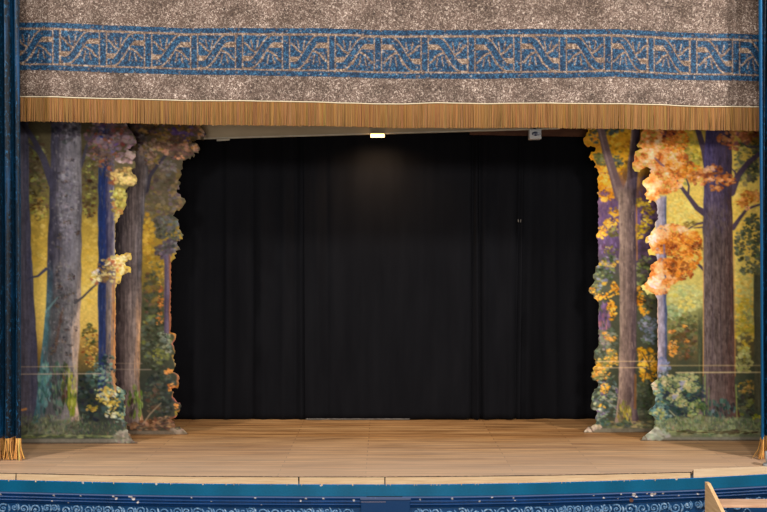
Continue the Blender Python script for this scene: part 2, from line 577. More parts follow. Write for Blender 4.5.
c.cluster([(90, 210, 8, 6), (39, 207, 9, 7)], PAL((2, (104, 76, 44)), (1, (140, 110, 50))), 60, (1, 2.4))
c.cluster([(39, 235, 8, 40), (90, 260, 8, 50)], PAL((1, (222, 176, 60)), (2, (238, 196, 80)), (1, (246, 214, 116))), 200, (1.5, 4), jit=6, al=0.3)
c.cluster([(90, 345, 9, 22)], PAL((2, (112, 100, 48)), (2, (90, 104, 66)), (2, (196, 146, 60)), (1, (226, 182, 88)), (1, (150, 88, 44))), 170, (1, 2.6))
c.cluster([(100, 395, 24, 26)], PAL((3, (40, 48, 54)), (3, (56, 68, 64)), (1, (70, 92, 84))), 260, (1.5, 4))
# distant violet trunk at the curtain
c.trunk([(100, 15), (200, 15), (420, 14)], [(100, 28), (200, 29.5), (260, 31.5), (310, 35), (370, 38), (425, 38)], 95, 424,
        [(0, (94, 88, 102)), (0.5, (102, 96, 110)), (1, (84, 82, 104))], 0.16, 30)
c.bark([(100, 15), (424, 14)], [(100, 28), (200, 29.5), (260, 31.5), (310, 35), (370, 38), (425, 38)], 120, 420, 260, [(72, 68, 84), (120, 112, 122), (84, 88, 120)])
c.line([(46, 269), (38, 276), (30, 278), (26, 281)], [3, 2, 1.6, 0.8], (74, 74, 100))
# branches of the great trunk
c.line([(52, 184), (44, 160), (34, 140), (22, 122), (12, 108)], [7.5, 6.5, 5, 5, 4], (70, 66, 82))
c.line([(44, 158), (36, 150), (28, 144)], [4, 2.6, 1.4], (74, 70, 82))
c.line([(81, 166), (87, 146), (96, 128), (104, 112)], [3.5, 3.2, 2.6, 2], (74, 70, 80))
# great pale trunk
t, al = c.trunk([(90, 52), (180, 50), (245, 48), (310, 46), (345, 42), (380, 38.5), (405, 36), (424, 31)],
                [(90, 80.5), (200, 82), (270, 81.3), (310, 80.5), (350, 78.8), (400, 76.5), (424, 80)], 80, 425,
                [(0, (60, 58, 76)), (0.18, (72, 68, 82)), (0.36, (104, 98, 106)), (0.62, (134, 128, 138)), (0.88, (124, 118, 122)), (1, (96, 90, 96))], 0.17, 8, 2.6,
                [(0, (76, 122, 132)), (0.12, (80, 108, 114)), (0.25, (84, 84, 86)), (0.5, (100, 97, 100)), (0.8, (132, 124, 124)), (0.9, (194, 164, 144)), (1, (204, 172, 148))], (262, 315))
c.cluster([(66, 125, 15, 18)], PAL((2, (58, 54, 62)), (1, (74, 68, 74))), 90, (1.5, 4), al=0.6)
for (u, v, a, b) in ((67, 222, 4.5, 2.2), (72, 209, 2.5, 2), (60, 236, 2, 4), (77, 232, 2, 3), (68, 196, 3, 1.5), (58, 248, 4, 1.6), (59, 285, 2.5, 4), (57, 272, 2, 5),
                     (71, 277, 4, 4), (64, 297, 3, 3), (60, 288, 3, 2), (70, 294, 4, 2.4), (76, 301, 2.4, 2), (58, 305, 2.5, 3), (62, 318, 2, 6), (57, 332, 2, 5),
                     (66, 330, 3, 2), (56, 343, 2.4, 6), (68, 354, 3.2, 2), (52, 350, 2, 5), (76, 328, 1.6, 3), (64, 340, 2, 4), (70, 345, 3, 1.4), (60, 172, 4, 1.5), (70, 160, 4, 1.6), (66, 182, 5, 1.4)):
    c.cluster([(u, v, a, b)], PAL((2, (66, 60, 66)), (1, (92, 76, 70)), (1, (112, 88, 72))), int(a * b * 1.3) + 4, (0.7, 1.9), al=0.6)
c.cluster([(68, 200, 11, 45)], PAL((1, (92, 88, 104)), (2, (142, 136, 148)), (1, (172, 164, 170))), 260, (0.8, 2.6), ang=(-1.2, 1.2), al=0.4)
c.cluster([(64, 305, 10, 50)], PAL((1, (70, 68, 72)), (2, (116, 110, 112)), (1, (140, 130, 124))), 260, (0.8, 2.4), ang=(-1.2, 1.2), al=0.4)
c.line([(55, 352), (60, 322), (63, 308)], [2, 3, 1.6], (108, 76, 62), 0.5)
c.line([(46, 312), (52, 304), (58, 297)], [2.4, 2, 1], (120, 160, 160), 0.7)
c.bark([(90, 52), (180, 50), (245, 48), (310, 46), (345, 42), (380, 38.5), (424, 31)], [(90, 80.5), (300, 80.5), (350, 78.8), (424, 78)], 110, 420, 420, [(76, 72, 78), (160, 152, 158), (100, 92, 92), (136, 126, 122)], (2, 6), (0.5, 1.1), 0.4)
# mossy foot of the great trunk
c.cluster([(45, 385, 7, 26)], PAL((2, (64, 98, 96)), (2, (88, 130, 128)), (1, (112, 150, 140))), 150, (1.2, 4.5), (0.25, 0.5), (1.3, 1.8))
c.cluster([(58, 388, 7, 26)], PAL((2, (62, 74, 70)), (1, (96, 112, 86)), (1, (84, 110, 96))), 130, (1.2, 5), (0.2, 0.45), (1.3, 1.8))
c.cluster([(66, 385, 4, 22)], PAL((2, (96, 74, 60)), (1, (126, 132, 56)), (1, (72, 82, 60))), 80, (1.2, 6), (0.15, 0.4), (1.4, 1.75))
c.cluster([(72, 395, 4, 22)], PAL((1, (94, 112, 44)), (2, (140, 152, 48)), (1, (186, 186, 84))), 90, (1.2, 6), (0.15, 0.4), (1.4, 1.75))
c.cluster([(75, 375, 1.4, 14)], PAL((1, (186, 172, 150)), (1, (180, 166, 110))), 24, (1.5, 5), (0.2, 0.4), (1.45, 1.7))
# blue trunk
c.trunk([(90, 98.5), (300, 98), (420, 99)], [(90, 113), (220, 115), (420, 116.5)], 120, 396,
        [(0, (34, 56, 112)), (0.34, (36, 52, 104)), (0.5, (58, 58, 96)), (0.65, (92, 84, 102)), (0.85, (108, 98, 110)), (1, (146, 136, 142))], 0.2, 26, 1.6,
        [(0, (40, 54, 104)), (0.42, (52, 58, 96)), (0.47, (128, 112, 106)), (0.8, (150, 130, 118)), (0.9, (190, 132, 84)), (1, (190, 124, 72))], (262, 296))
c.trunk([(90, 98), (420, 98.6)], [(90, 105), (420, 106)], 285, 398, [(0, (44, 64, 116)), (1, (50, 60, 104))], 0.2)
c.line([(112.5, 285), (112, 330), (111.5, 366)], 1.4, (200, 134, 76), 0.7)
c.line([(106.5, 290), (106.5, 395)], 0.9, (86, 70, 70), 0.6)
c.bark([(90, 98.5), (420, 99)], [(90, 113), (220, 115), (420, 116.5)], 150, 395, 240, [(36, 44, 84), (140, 128, 130), (74, 72, 104), (96, 84, 84)])
c.cluster([(104, 160, 6, 18)], PAL((1, (66, 62, 74)), (1, (84, 76, 84))), 70, (1.4, 4), (0.3, 0.5), (1.3, 1.8), al=0.6)
# twig and the cream leaf spray
c.line([(75, 303), (83, 297), (92, 288), (98, 283)], [2.6, 2, 1.8, 1], (84, 80, 84))
c.cluster([(96, 278, 6, 6), (108, 267, 10, 9), (118, 262, 9, 7), (126, 257, 6, 4), (124, 271, 7, 4), (116, 280, 5, 4), (103, 277, 6, 5)],
          PAL((2, (132, 98, 60)), (3, (184, 150, 88)), (3, (216, 192, 122)), (2, (240, 224, 160)), (1, (190, 112, 70))), 240, (1.0, 2.8))
c.cluster([(95, 271, 4, 2)], PAL((1, (226, 210, 200)),), 10, (1, 2))
# mauve and ochre head of leaves
c.cluster([(108, 135, 26, 12), (118, 142, 18, 8), (100, 150, 14, 12), (128, 141, 8, 5), (112, 112, 28, 16)],
          PAL((3, (96, 74, 80)), (3, (120, 92, 96)), (1, (146, 84, 66)), (2, (140, 112, 118)), (1, (104, 84, 124))), 520, (1.3, 3.4))
c.cluster([(108, 158, 12, 10), (98, 156, 8, 10), (112, 176, 6, 10)], PAL((2, (100, 78, 72)), (1, (150, 84, 56)), (1, (118, 100, 80))), 130, (1.2, 3))
c.cluster([(125, 158, 10, 6), (130, 154, 6, 4)], PAL((2, (132, 104, 108)), (2, (166, 136, 130)), (1, (186, 158, 150))), 110, (1, 2.6))
c.cluster([(124, 176, 13, 9), (131, 180, 6, 5)], PAL((2, (150, 118, 70)), (3, (190, 158, 88)), (2, (212, 180, 104))), 190, (1, 2.8))
c.cluster([(119, 202, 8, 14), (118, 193, 8, 5)], PAL((2, (128, 110, 52)), (3, (172, 152, 64)), (2, (190, 178, 88)), (1, (176, 120, 60))), 160, (1, 2.6))
c.cluster([(117, 217, 3, 6)], PAL((1, (190, 160, 80)), (1, (206, 180, 110))), 24, (1, 2))
# undergrowth
c.cluster([(104, 372, 12, 14), (112, 395, 11, 14), (120, 405, 6, 20), (108, 360, 6, 6)],
          PAL((3, (54, 74, 70)), (3, (84, 112, 100)), (2, (118, 146, 128)), (1, (150, 170, 150))), 280, (0.9, 2.6))
c.line([(112, 372), (115, 388), (116, 395)], [2.5, 2.4, 1], (196, 140, 88), 0.8)
c.cluster([(102, 391, 9, 5), (92, 408, 6, 4), (112, 402, 8, 7), (106, 398, 10, 6), (112, 414, 7, 4), (115, 390, 5, 4)],
          PAL((2, (166, 134, 54)), (3, (202, 168, 70)), (2, (226, 200, 110)), (1, (196, 196, 160))), 190, (0.9, 2.6))
c.cluster([(123, 408, 4, 18)], PAL((1, (60, 84, 80)), (1, (112, 136, 120)), (1, (170, 160, 90))), 60, (0.8, 2.2))
c.cluster([(30, 426, 52, 9), (60, 428, 30, 7)], PAL((1, (84, 92, 74)), (2, (104, 110, 86)), (1, (122, 124, 98))), 330, (2, 5), (0.3, 0.6), (-0.9, 0.3), al=0.5)
c.grass(414, 434, 330, [(104, 110, 84), (128, 130, 100), (150, 148, 118), (88, 98, 76)], (3, 8), -14, 86)
c.grass(422, 438, 200, [(70, 82, 70), (96, 106, 84), (120, 124, 96), (56, 66, 62)], (3, 7), 78, 128)
c.cluster([(60, 436.5, 80, 1.5)], PAL((1, (112, 124, 78)), (1, (142, 148, 98))), 90, (2, 5), (0.15, 0.3), (-0.1, 0.1))
c.blend(np.clip((c.V - 438.2) / 1.2, 0, 1) * 0.95, (134, 126, 112))
c.blend(np.clip((c.V - 442.2) / 0.7, 0, 1) * 0.8, (84, 72, 62))
c.cluster([(126, 437, 12, 6)], PAL((1, (150, 142, 126)), (1, (124, 116, 102))), 70, (1.5, 3.5))
c.line([(16, 366.8), (78, 366.6)], 0.9, (190, 162, 138), 0.75)
c.line([(16, 374.2), (101, 373.6)], 1.0, (196, 170, 146), 0.85)
c.line([(22, 410), (26, 409)], 2.2, (226, 150, 84))
c.line([(129, 434), (136, 442)], 1.2, (150, 100, 66))
c.finish(0.93, 0.86)
fl = empty('wing_flat', (X(65, gy(443.6)), gy(443.6), 0))
tag(fl, 'painted forest flat at left front with pale birch trunk, beside the blue curtain', 'stage flat', 'painted wing flats')
LFP = flat_mesh('painted_panel', c, LF, gy(443.6), 0.010, M['paint'], fl)
flat_frame(fl, -12, 114, 95, 442, gy(443.6), 60)

# ------------------------------------------------------------------ left wing flat, behind
LR_R = [(206, 92), (207, 112), (202, 124), (204.5, 130), (205, 136), (203.5, 139.6), (197, 139), (191, 140.2), (195, 142.5), (198.5, 146), (200, 150), (199, 153.5),
        (193.5, 152.8), (194, 157.5), (188, 158), (185.5, 160), (182.5, 160.5), (182, 166), (180.5, 170), (181.5, 175), (179.5, 178), (180.5, 184), (178.5, 186), (179, 189.5),
        (176, 191.5), (180, 194.5), (184, 198), (185.6, 202), (183, 206), (180, 209), (175.5, 212), (172.5, 215.8), (175, 217), (178, 219.5), (179, 224),
        (178.6, 229), (181, 232), (183.6, 235), (182.6, 239), (177.5, 241), (177, 243.5), (179.5, 247), (180, 250), (175.5, 251.2), (174, 255), (172.5, 260), (170.8, 263),
        (170.6, 332.5), (174, 333.5), (176, 336.5), (174.5, 341), (172.5, 344), (174, 349), (175.3, 353), (173, 356), (174.5, 360), (175.4, 366), (173.5, 370), (172, 372),
        (176, 373.5), (178.6, 376), (178, 381), (178.5, 386), (175, 387.5), (171.5, 388.5), (174, 392), (172.8, 397), (176, 401), (180, 403), (181.5, 406), (180, 410.5),
        (176, 412), (176.5, 416), (171, 419.5), (174, 424), (183, 429), (187.5, 434.6)]
LR = rough_outline([(84, 434.6), (84, 92)] + LR_R, 2)
c = Canvas(82, 210, 90, 436, STEP, 22)
c.vgrad([(90, (96, 80, 54)), (165, (100, 90, 70)), (215, (106, 94, 62)), (238, (166, 132, 48)), (275, (150, 122, 48)), (295, (92, 88, 58)), (340, (76, 78, 58)), (395, (62, 66, 58)), (436, (80, 72, 58))])
c.cluster([(162, 195, 20, 36)], PAL((3, (104, 92, 72)), (2, (118, 104, 76)), (1, (110, 90, 88)), (1, (136, 112, 66))), 330, (1.5, 4), jit=8)
c.cluster([(176, 200, 8, 10), (174, 188, 6, 8)], PAL((1, (116, 100, 104)), (1, (146, 118, 80))), 80, (1.2, 3))
c.cluster([(168, 222, 14, 7), (176, 234, 8, 7), (162, 230, 10, 8)], PAL((2, (82, 82, 70)), (2, (94, 94, 80)), (1, (106, 102, 100))), 180, (1.3, 3.2))
c.cluster([(172, 246, 9, 7), (164, 252, 9, 7)], PAL((2, (86, 76, 84)), (2, (100, 88, 98)), (1, (84, 80, 76))), 150, (1.3, 3.2))
c.cluster([(148, 240, 6, 26)], PAL((1, (168, 124, 40)), (2, (190, 144, 42)), (2, (206, 162, 54))), 120, (1.3, 3.5), jit=8)
c.cluster([(156, 264, 8, 8), (161, 275, 3, 14)], PAL((2, (176, 138, 46)), (1, (200, 156, 60)), (1, (120, 104, 60))), 90, (1, 2.6))
c.cluster([(152, 300, 9, 30)], PAL((3, (72, 76, 60)), (2, (94, 92, 60)), (1, (116, 84, 62)), (1, (140, 112, 50))), 220, (1.5, 3.6), al=0.6)
c.cluster([(156, 340, 16, 30)], PAL((3, (72, 76, 58)), (2, (88, 94, 72)), (2, (100, 108, 84)), (1, (130, 130, 70))), 320, (1.3, 3.2), al=0.7)
c.cluster([(161, 298, 3, 12), (160, 320, 4, 8)], PAL((1, (176, 104, 44)), (2, (212, 130, 54)), (1, (150, 90, 50))), 46, (0.9, 2.2))
c.trunk([(90, 164.2), (420, 164)], [(90, 170.6), (420, 170.6)], 255, 334, [(0, (92, 78, 100)), (0.6, (108, 92, 112)), (0.82, (120, 84, 76)), (1, (206, 132, 84))], 0.2, 20)
c.cluster([(165, 337, 6, 6), (168, 345, 5, 8)], PAL((2, (88, 98, 86)), (2, (124, 134, 116)), (1, (150, 150, 120))), 70, (0.9, 2.4))
c.cluster([(157, 351, 5, 2.4), (158, 357, 5, 4)], PAL((1, (150, 146, 60)), (1, (124, 124, 66))), 30, (0.9, 2.2))
c.cluster([(160, 395, 16, 24)], PAL((3, (54, 60, 56)), (2, (70, 78, 70)), (1, (92, 98, 82)), (1, (104, 84, 66))), 300, (1.2, 3.2), al=0.7)
# orange rim of the cut-out leaves
rim = LR_R[46:]
for a, b in zip(rim[:-1], rim[1:]):
    if c.r.random() < 0.75:
        c.line([a, b], c.r.uniform(1.2, 3.0), np.array((186, 122, 72)) + c.r.normal(0, 18, 3), 0.75)
c.cluster([(170, 371, 3, 2.4), (166, 372, 2.4, 1.6), (171, 386, 3.6, 2.6), (170, 389, 3, 2), (176, 406, 3, 3)], PAL((1, (190, 108, 50)), (2, (224, 144, 66))), 50, (0.9, 2.2))
# dark trunk with branch
c.line([(146, 190), (150, 176), (158, 164), (168, 153), (174, 148)], [6, 4, 3.2, 2.6, 1.6], (72, 66, 78))
c.trunk([(90, 120), (190, 117), (240, 115), (434, 114)], [(90, 146), (150, 147.5), (175, 148), (200, 145), (245, 142.3), (310, 141), (380, 139.6), (405, 140.5), (424, 144)], 85, 425,
        [(0, (54, 47, 52)), (0.3, (84, 73, 74)), (0.6, (114, 99, 96)), (0.85, (118, 105, 104)), (1, (92, 86, 90))], 0.28, 30, 1.5,
        [(0, (64, 52, 58)), (0.25, (98, 82, 80)), (0.55, (132, 112, 106)), (0.8, (148, 127, 116)), (0.9, (180, 138, 108)), (1, (194, 146, 106))], (270, 330))
c.bark([(90, 117), (240, 115), (434, 114)], [(90, 146), (175, 147), (200, 144), (245, 141.5), (310, 140), (424, 140)], 165, 422, 620, [(70, 58, 60), (150, 132, 124), (92, 78, 80), (128, 110, 104)])
c.cluster([(134, 402, 6, 16), (140, 405, 2.4, 16)], PAL((1, (84, 104, 50)), (2, (116, 140, 56)), (1, (140, 160, 84)), (1, (80, 70, 66))), 70, (1.4, 5), (0.15, 0.4), (1.4, 1.75))
# head of leaves
c.cluster([(134, 132, 16, 18), (148, 126, 12, 10)], PAL((3, (54, 46, 50)), (1, (96, 74, 48)), (1, (80, 62, 66))), 200, (1.4, 3.6))
c.cluster([(170, 125, 34, 12), (182, 134, 22, 8), (160, 108, 46, 14)], PAL((3, (104, 78, 48)), (2, (138, 102, 54)), (1, (92, 68, 112)), (2, (168, 122, 62)), (1, (120, 84, 70))), 620, (1.2, 3.2))
c.cluster([(178, 133, 8, 2.5), (190, 134, 6, 2.5), (172, 130, 5, 2)], PAL((2, (92, 66, 128)), (1, (112, 84, 130))), 50, (1, 2.6))
c.cluster([(172, 146, 16, 9), (186, 149, 12, 6), (180, 156, 9, 4)], PAL((3, (104, 78, 72)), (2, (132, 98, 78)), (1, (170, 112, 84)), (1, (196, 140, 110))), 260, (1.1, 2.8))
c.cluster([(148, 150, 8, 8), (152, 160, 8, 8), (162, 142, 10, 8)], PAL((2, (116, 88, 70)), (2, (148, 116, 92)), (1, (170, 140, 120)), (1, (150, 120, 60))), 200, (1.1, 2.8))
c.cluster([(196, 146, 5, 4), (201, 134, 3.4, 5), (188, 141, 4, 2)], PAL((1, (196, 150, 120)), (1, (222, 176, 140)), (1, (206, 140, 70))), 50, (0.8, 2.2))
c.cluster([(180, 157, 5, 2)], PAL((1, (206, 120, 76)), (1, (226, 160, 120))), 16, (0.8, 2))
c.cluster([(168, 168, 8, 8)], PAL((1, (116, 104, 100)), (1, (128, 114, 106))), 40, (1.5, 3.5))
# floor of leaves
c.cluster([(150, 426, 28, 5), (160, 421, 16, 5)], PAL((2, (110, 74, 52)), (2, (142, 98, 68)), (1, (176, 130, 92)), (1, (88, 66, 56))), 230, (1.2, 3.4), (0.3, 0.6), (-0.3, 0.3))
c.blend(np.clip((c.V - 430.2) / 1.2, 0, 1) * 0.9, (132, 116, 98))
c.cluster([(178, 431, 8, 3)], PAL((1, (150, 132, 112)), (1, (170, 150, 128))), 36, (1, 3), (0.3, 0.6), (0, 0.5))
c.line([(143, 424), (150, 414), (161, 403)], [1.2, 1.3, 1.0], (168, 146, 118), 0.9)
c.line([(166, 418), (150, 425), (140, 428), (174, 424)], 0.9, (170, 132, 96), 0.6)
c.line([(112, 363.3), (142, 363.5)], 0.9, (178, 150, 128), 0.7)
c.line([(112, 369.3), (151, 369.6)], 0.9, (178, 154, 134), 0.75)
c.finish(0.93, 0.86)
fl = empty('wing_flat', (X(145, gy(434.6)), gy(434.6), 0))
tag(fl, 'dark painted forest flat behind the birch flat, russet leaves at its top', 'stage flat', 'painted wing flats')
flat_mesh('painted_panel', c, LR, gy(434.6), 0.010, M['paint'], fl)
flat_frame(fl, 86, 169, 95, 433, gy(434.6), 120)

# ------------------------------------------------------------------ right wing flat, behind
RR_L = [(590, 92), (590, 112), (588, 124), (588.5, 131), (586, 135), (583, 140), (584.5, 143.5), (587, 146), (592.5, 146.6), (596, 148), (594, 152), (590.5, 154.5),
        (589, 157.5), (591, 160.5), (594.5, 162), (594.5, 167), (597.8, 169.5), (598.3, 188), (597.4, 193), (598.3, 200), (598.4, 232), (596.2, 235), (596.4, 238), (598.4, 240.5), (598.4, 265),
        (596, 267), (595.5, 270.5), (593, 274.5), (593, 278), (595, 280.5), (592, 285), (589, 288), (588.6, 291.5), (590.5, 294), (593.5, 295), (594, 298.5), (597, 300.5), (598.8, 303),
        (598.8, 345), (596, 349), (594.5, 354), (593.8, 359), (595, 363), (596.5, 365.5), (593, 368), (591, 373), (590.4, 377), (593, 380.5), (597, 381), (598.8, 384), (597, 388),
        (594, 392), (592, 397), (592.4, 401), (590.4, 405), (591.4, 409.5), (596, 410.5), (597.4, 413), (595.6, 417), (596.4, 421), (593, 425), (588.5, 426.5), (585, 430), (583.6, 432.6)]
RR = rough_outline([(692, 432.6), (692, 92)] + RR_L, 3)
c = Canvas(580, 696, 90, 434, STEP, 33)
c.vgrad([(90, (196, 146, 44)), (160, (206, 150, 44)), (186, (130, 96, 84)), (215, (104, 82, 116)), (255, (92, 74, 96)), (280, (84, 84, 70)), (340, (74, 76, 60)), (400, (62, 66, 52)), (434, (86, 84, 70))])
c.cluster([(618, 140, 18, 36), (612, 105, 30, 22)], PAL((2, (178, 122, 36)), (3, (212, 156, 44)), (1, (230, 178, 60)), (1, (130, 104, 50))), 330, (1.3, 3.4))
c.cluster([(608, 215, 10, 60), (645, 215, 10, 40)], PAL((2, (92, 72, 108)), (3, (112, 90, 130)), (1, (134, 106, 136)), (1, (84, 60, 80))), 330, (1.3, 4), (0.25, 0.6), (1.2, 1.9), jit=8, al=0.6)
c.cluster([(648, 235, 9, 40)], PAL((2, (76, 62, 70)), (2, (92, 74, 84))), 120, (1.5, 4), al=0.6)
c.cluster([(604, 325, 6, 24)], PAL((2, (98, 76, 112)), (2, (124, 92, 128)), (1, (150, 96, 110))), 150, (1.3, 4), (0.25, 0.6), (1.2, 1.9), al=0.6)
c.line([(606.5, 320), (606.5, 355)], 0.9, (200, 140, 110), 0.6)
# green heads with orange rims
c.cluster([(594, 140, 11, 9), (590, 138, 7, 5), (596, 128, 8, 8)], PAL((1, (190, 128, 48)), (2, (220, 150, 58))), 80, (1, 2.6))
c.cluster([(598, 134, 9, 10), (610, 128, 14, 7), (600, 110, 16, 14)], PAL((3, (56, 66, 60)), (3, (78, 90, 80)), (1, (104, 116, 104))), 230, (1.2, 3))
c.cluster([(597, 160, 9, 8), (604, 176, 7, 12)], PAL((2, (196, 130, 38)), (3, (226, 158, 50)), (1, (240, 186, 84))), 150, (1.2, 3))
c.cluster([(602, 158, 7, 7), (617, 162, 6, 6), (597, 156, 3, 3)], PAL((2, (92, 92, 56)), (2, (112, 110, 66)), (1, (84, 92, 80))), 110, (1.1, 2.8))
c.cluster([(606, 188, 10, 14), (602, 180, 6, 10)], PAL((2, (206, 132, 36)), (3, (232, 156, 46)), (1, (244, 184, 84))), 170, (1.2, 3))
c.cluster([(604, 194, 5, 3)], PAL((1, (132, 92, 96)), (1, (120, 90, 120))), 20, (1, 2.4))
c.cluster([(614, 212, 6, 5), (606, 226, 8, 5), (602, 234, 6, 4), (612, 222, 7, 4), (596, 236, 3, 2)], PAL((1, (150, 110, 42)), (3, (206, 150, 50)), (2, (232, 180, 74))), 130, (1, 2.4))
c.cluster([(614, 232, 5, 6), (610, 250, 8, 4)], PAL((2, (100, 96, 60)), (1, (150, 134, 70))), 50, (1, 2.4))
c.cluster([(604, 272, 11, 9), (598, 282, 8, 10), (610, 262, 8, 6)], PAL((3, (76, 82, 62)), (2, (104, 110, 82)), (2, (140, 136, 80)), (2, (126, 126, 144)), (1, (198, 156, 66))), 280, (1.1, 2.8), order=False)
c.cluster([(592, 291, 4, 3), (598, 297, 5, 4), (604, 296, 6, 3), (614, 290, 5, 8), (612, 308, 5, 9), (612, 316, 4, 4)], PAL((1, (184, 118, 40)), (3, (222, 154, 50)), (1, (240, 180, 74))), 130, (1, 2.4))
c.cluster([(602, 336, 8, 6), (610, 340, 8, 12), (604, 350, 8, 8)], PAL((3, (84, 92, 74)), (2, (104, 108, 86)), (1, (128, 120, 110)), (1, (190, 134, 60))), 200, (1, 2.6))
c.cluster([(606, 362, 13, 6), (600, 370, 8, 7), (612, 356, 6, 7)], PAL((2, (156, 114, 52)), (3, (202, 148, 60)), (2, (222, 172, 84)), (2, (116, 112, 72))), 190, (1, 2.6))
c.cluster([(602, 376, 10, 5)], PAL((2, (130, 124, 78)), (1, (206, 140, 62))), 50, (1, 2.4))
c.cluster([(602, 398, 11, 18), (612, 396, 8, 22), (600, 415, 8, 10)], PAL((3, (62, 72, 66)), (3, (86, 98, 90)), (2, (114, 124, 108)), (1, (150, 150, 116)), (1, (104, 92, 120))), 330, (1, 2.6))
c.cluster([(605, 388, 5, 5), (602, 406, 4, 3)], PAL((1, (200, 150, 60)), (1, (220, 160, 60))), 30, (1, 2.2))
# right of the trunk
c.cluster([(645, 285, 11, 30)], PAL((3, (74, 74, 52)), (2, (112, 116, 72)), (1, (140, 146, 90))), 200, (1.2, 3))
c.cluster([(645, 205, 7, 4), (640, 202, 5, 4), (648, 212, 6, 5), (642, 228, 8, 5), (646, 222, 6, 4), (638, 236, 4, 4)], PAL((2, (144, 122, 40)), (3, (196, 162, 50)), (1, (222, 188, 72))), 150, (1, 2.6))
c.cluster([(641, 300, 4, 10), (644, 312, 5, 4), (638, 288, 3, 4)], PAL((1, (190, 118, 36)), (3, (230, 152, 46))), 60, (1, 2.4))
c.cluster([(648, 325, 10, 9), (650, 338, 9, 6)], PAL((2, (74, 86, 76)), (3, (112, 120, 132)), (1, (140, 142, 158)), (1, (90, 104, 80))), 150, (1.1, 2.8), order=False)
c.cluster([(648, 366, 10, 18), (641, 352, 4, 5)], PAL((1, (140, 100, 34)), (3, (196, 142, 40)), (1, (218, 168, 62))), 160, (1.2, 3.2))
for p in ([(642, 352), (649, 364), (652, 380)], [(649, 364), (656, 354)], [(646, 372), (644, 385)]):
    c.line(p, [1.4, 1.2, 1.0][:len(p)], (84, 66, 44), 0.8)
c.cluster([(646, 400, 14, 20)], PAL((3, (54, 60, 50)), (2, (74, 82, 66)), (1, (96, 100, 76))), 200, (1.3, 3.4), al=0.6)
# forked trunk
ST = [(0, (152, 130, 116)), (0.3, (138, 117, 106)), (0.65, (108, 90, 86)), (1, (78, 66, 72))]
c.line([(620, 196), (614, 176), (606, 150), (600, 126), (594, 100)], [11, 9, 8, 7, 7], (112, 92, 92))
c.line([(618, 196), (612, 176), (604.5, 150), (598.5, 126), (592, 100)], [3, 2.4, 2, 2, 2], (142, 120, 116), 0.8)
c.trunk([(90, 633), (150, 630), (180, 626), (198, 621)], [(90, 642), (150, 639), (180, 637), (198, 636)], 85, 205, [(0, (150, 128, 120)), (0.3, (104, 86, 90)), (1, (70, 62, 78))], 0.2, 26, fade=8)
c.trunk([(190, 617), (215, 619), (300, 619.5), (360, 619.5), (400, 618), (426, 614)], [(190, 635), (215, 635), (300, 637), (400, 635), (426, 640)], 188, 426, ST, 0.2, 28, 1.7, fade=8)
c.bark([(190, 618), (300, 619.5), (426, 615)], [(190, 635), (300, 637), (426, 638)], 200, 415, 420, [(84, 70, 70), (166, 142, 128), (112, 94, 90), (140, 118, 106)])
c.line([(636.5, 205), (637, 255), (637, 260)], 1.4, (176, 124, 62), 0.8)
c.line([(635.5, 375), (635, 408)], 2.4, (132, 88, 50), 0.7)
c.cluster([(625, 414, 7, 12)], PAL((2, (116, 110, 56)), (2, (156, 142, 66)), (1, (94, 88, 66))), 90, (1.2, 4), (0.2, 0.5), (1.3, 1.8))
c.line([(600, 395), (612, 405), (619, 412)], 0.9, (150, 140, 120), 0.7)
# ground
c.cluster([(640, 425, 50, 4)], PAL((2, (84, 88, 66)), (1, (112, 112, 82)), (1, (140, 128, 88))), 200, (1.5, 4), (0.25, 0.5), (-0.2, 0.2))
c.cluster([(602, 423, 8, 3), (625, 424, 8, 3)], PAL((1, (62, 78, 72)), (1, (78, 88, 70))), 60, (1, 2.6))
c.blend(np.clip((c.V - 427.6) / 1.2, 0, 1) * 0.85, (112, 104, 90))
c.cluster([(596, 427, 6, 2), (589, 430, 5, 2.4)], PAL((1, (180, 164, 146)), (1, (160, 140, 120))), 50, (1, 2.6))
c.line([(590, 427), (593, 432)], 1.0, (70, 58, 48), 0.9)
c.line([(598, 361.5), (660, 361.2)], 0.9, (212, 180, 140), 0.75)
c.line([(598, 367.8), (646, 367.6)], 0.9, (212, 180, 140), 0.75)
c.finish(1.12, 0.97)
fl = empty('wing_flat', (X(640, gy(432.6)), gy(432.6), 0))
tag(fl, 'painted forest flat behind the peach-leaved flat at right, forked trunk and yellow leaves', 'stage flat', 'painted wing flats')
flat_mesh('painted_panel', c, RR, gy(432.6), 0.010, M['paint'], fl)
flat_frame(fl, 600, 690, 95, 431, gy(432.6), 660)

# ------------------------------------------------------------------ right wing flat, nearer the audience
RF_L = [(640, 92), (641, 108), (645, 121), (643.5, 130), (641, 136), (640, 141), (637, 145), (638.5, 147.5), (642.5, 149), (638, 150.5), (635, 154), (634.5, 159), (632.3, 165),
        (632.6, 168.5), (635, 171.5), (640, 172), (642.5, 169), (647, 166.5), (651.5, 169), (651, 173.5), (647, 177.5), (643, 181), (643, 185.5), (645.5, 188), (647, 192), (646.4, 197), (647.6, 202.5),
        (651, 203), (655, 201.5), (657, 204), (657.3, 221), (655, 224), (655.6, 227), (651, 232), (648.5, 236.5), (645, 241), (646, 243.6), (650.5, 242), (650.5, 246.5), (648, 251.5), (649, 255.5), (654, 255.4),
        (657.2, 258), (657.2, 261), (653, 264), (650, 267.5), (650.3, 273), (648, 278), (645.5, 283), (641, 286.5), (642.4, 290.5), (646, 292.5), (647.6, 295), (652, 294), (656, 296.4), (657.6, 299),
        (657.8, 379), (655, 381), (652.5, 383), (651.6, 387.5), (653, 390.5), (653, 394), (656, 397), (654.6, 400), (655.4, 404), (653.5, 407), (650, 408.6), (648, 411.5), (648.6, 414.5), (653, 416),
        (655, 420), (655.6, 425), (652.5, 429.5), (648.6, 432.8), (645, 435.6), (642.5, 438), (640.2, 440.8)]
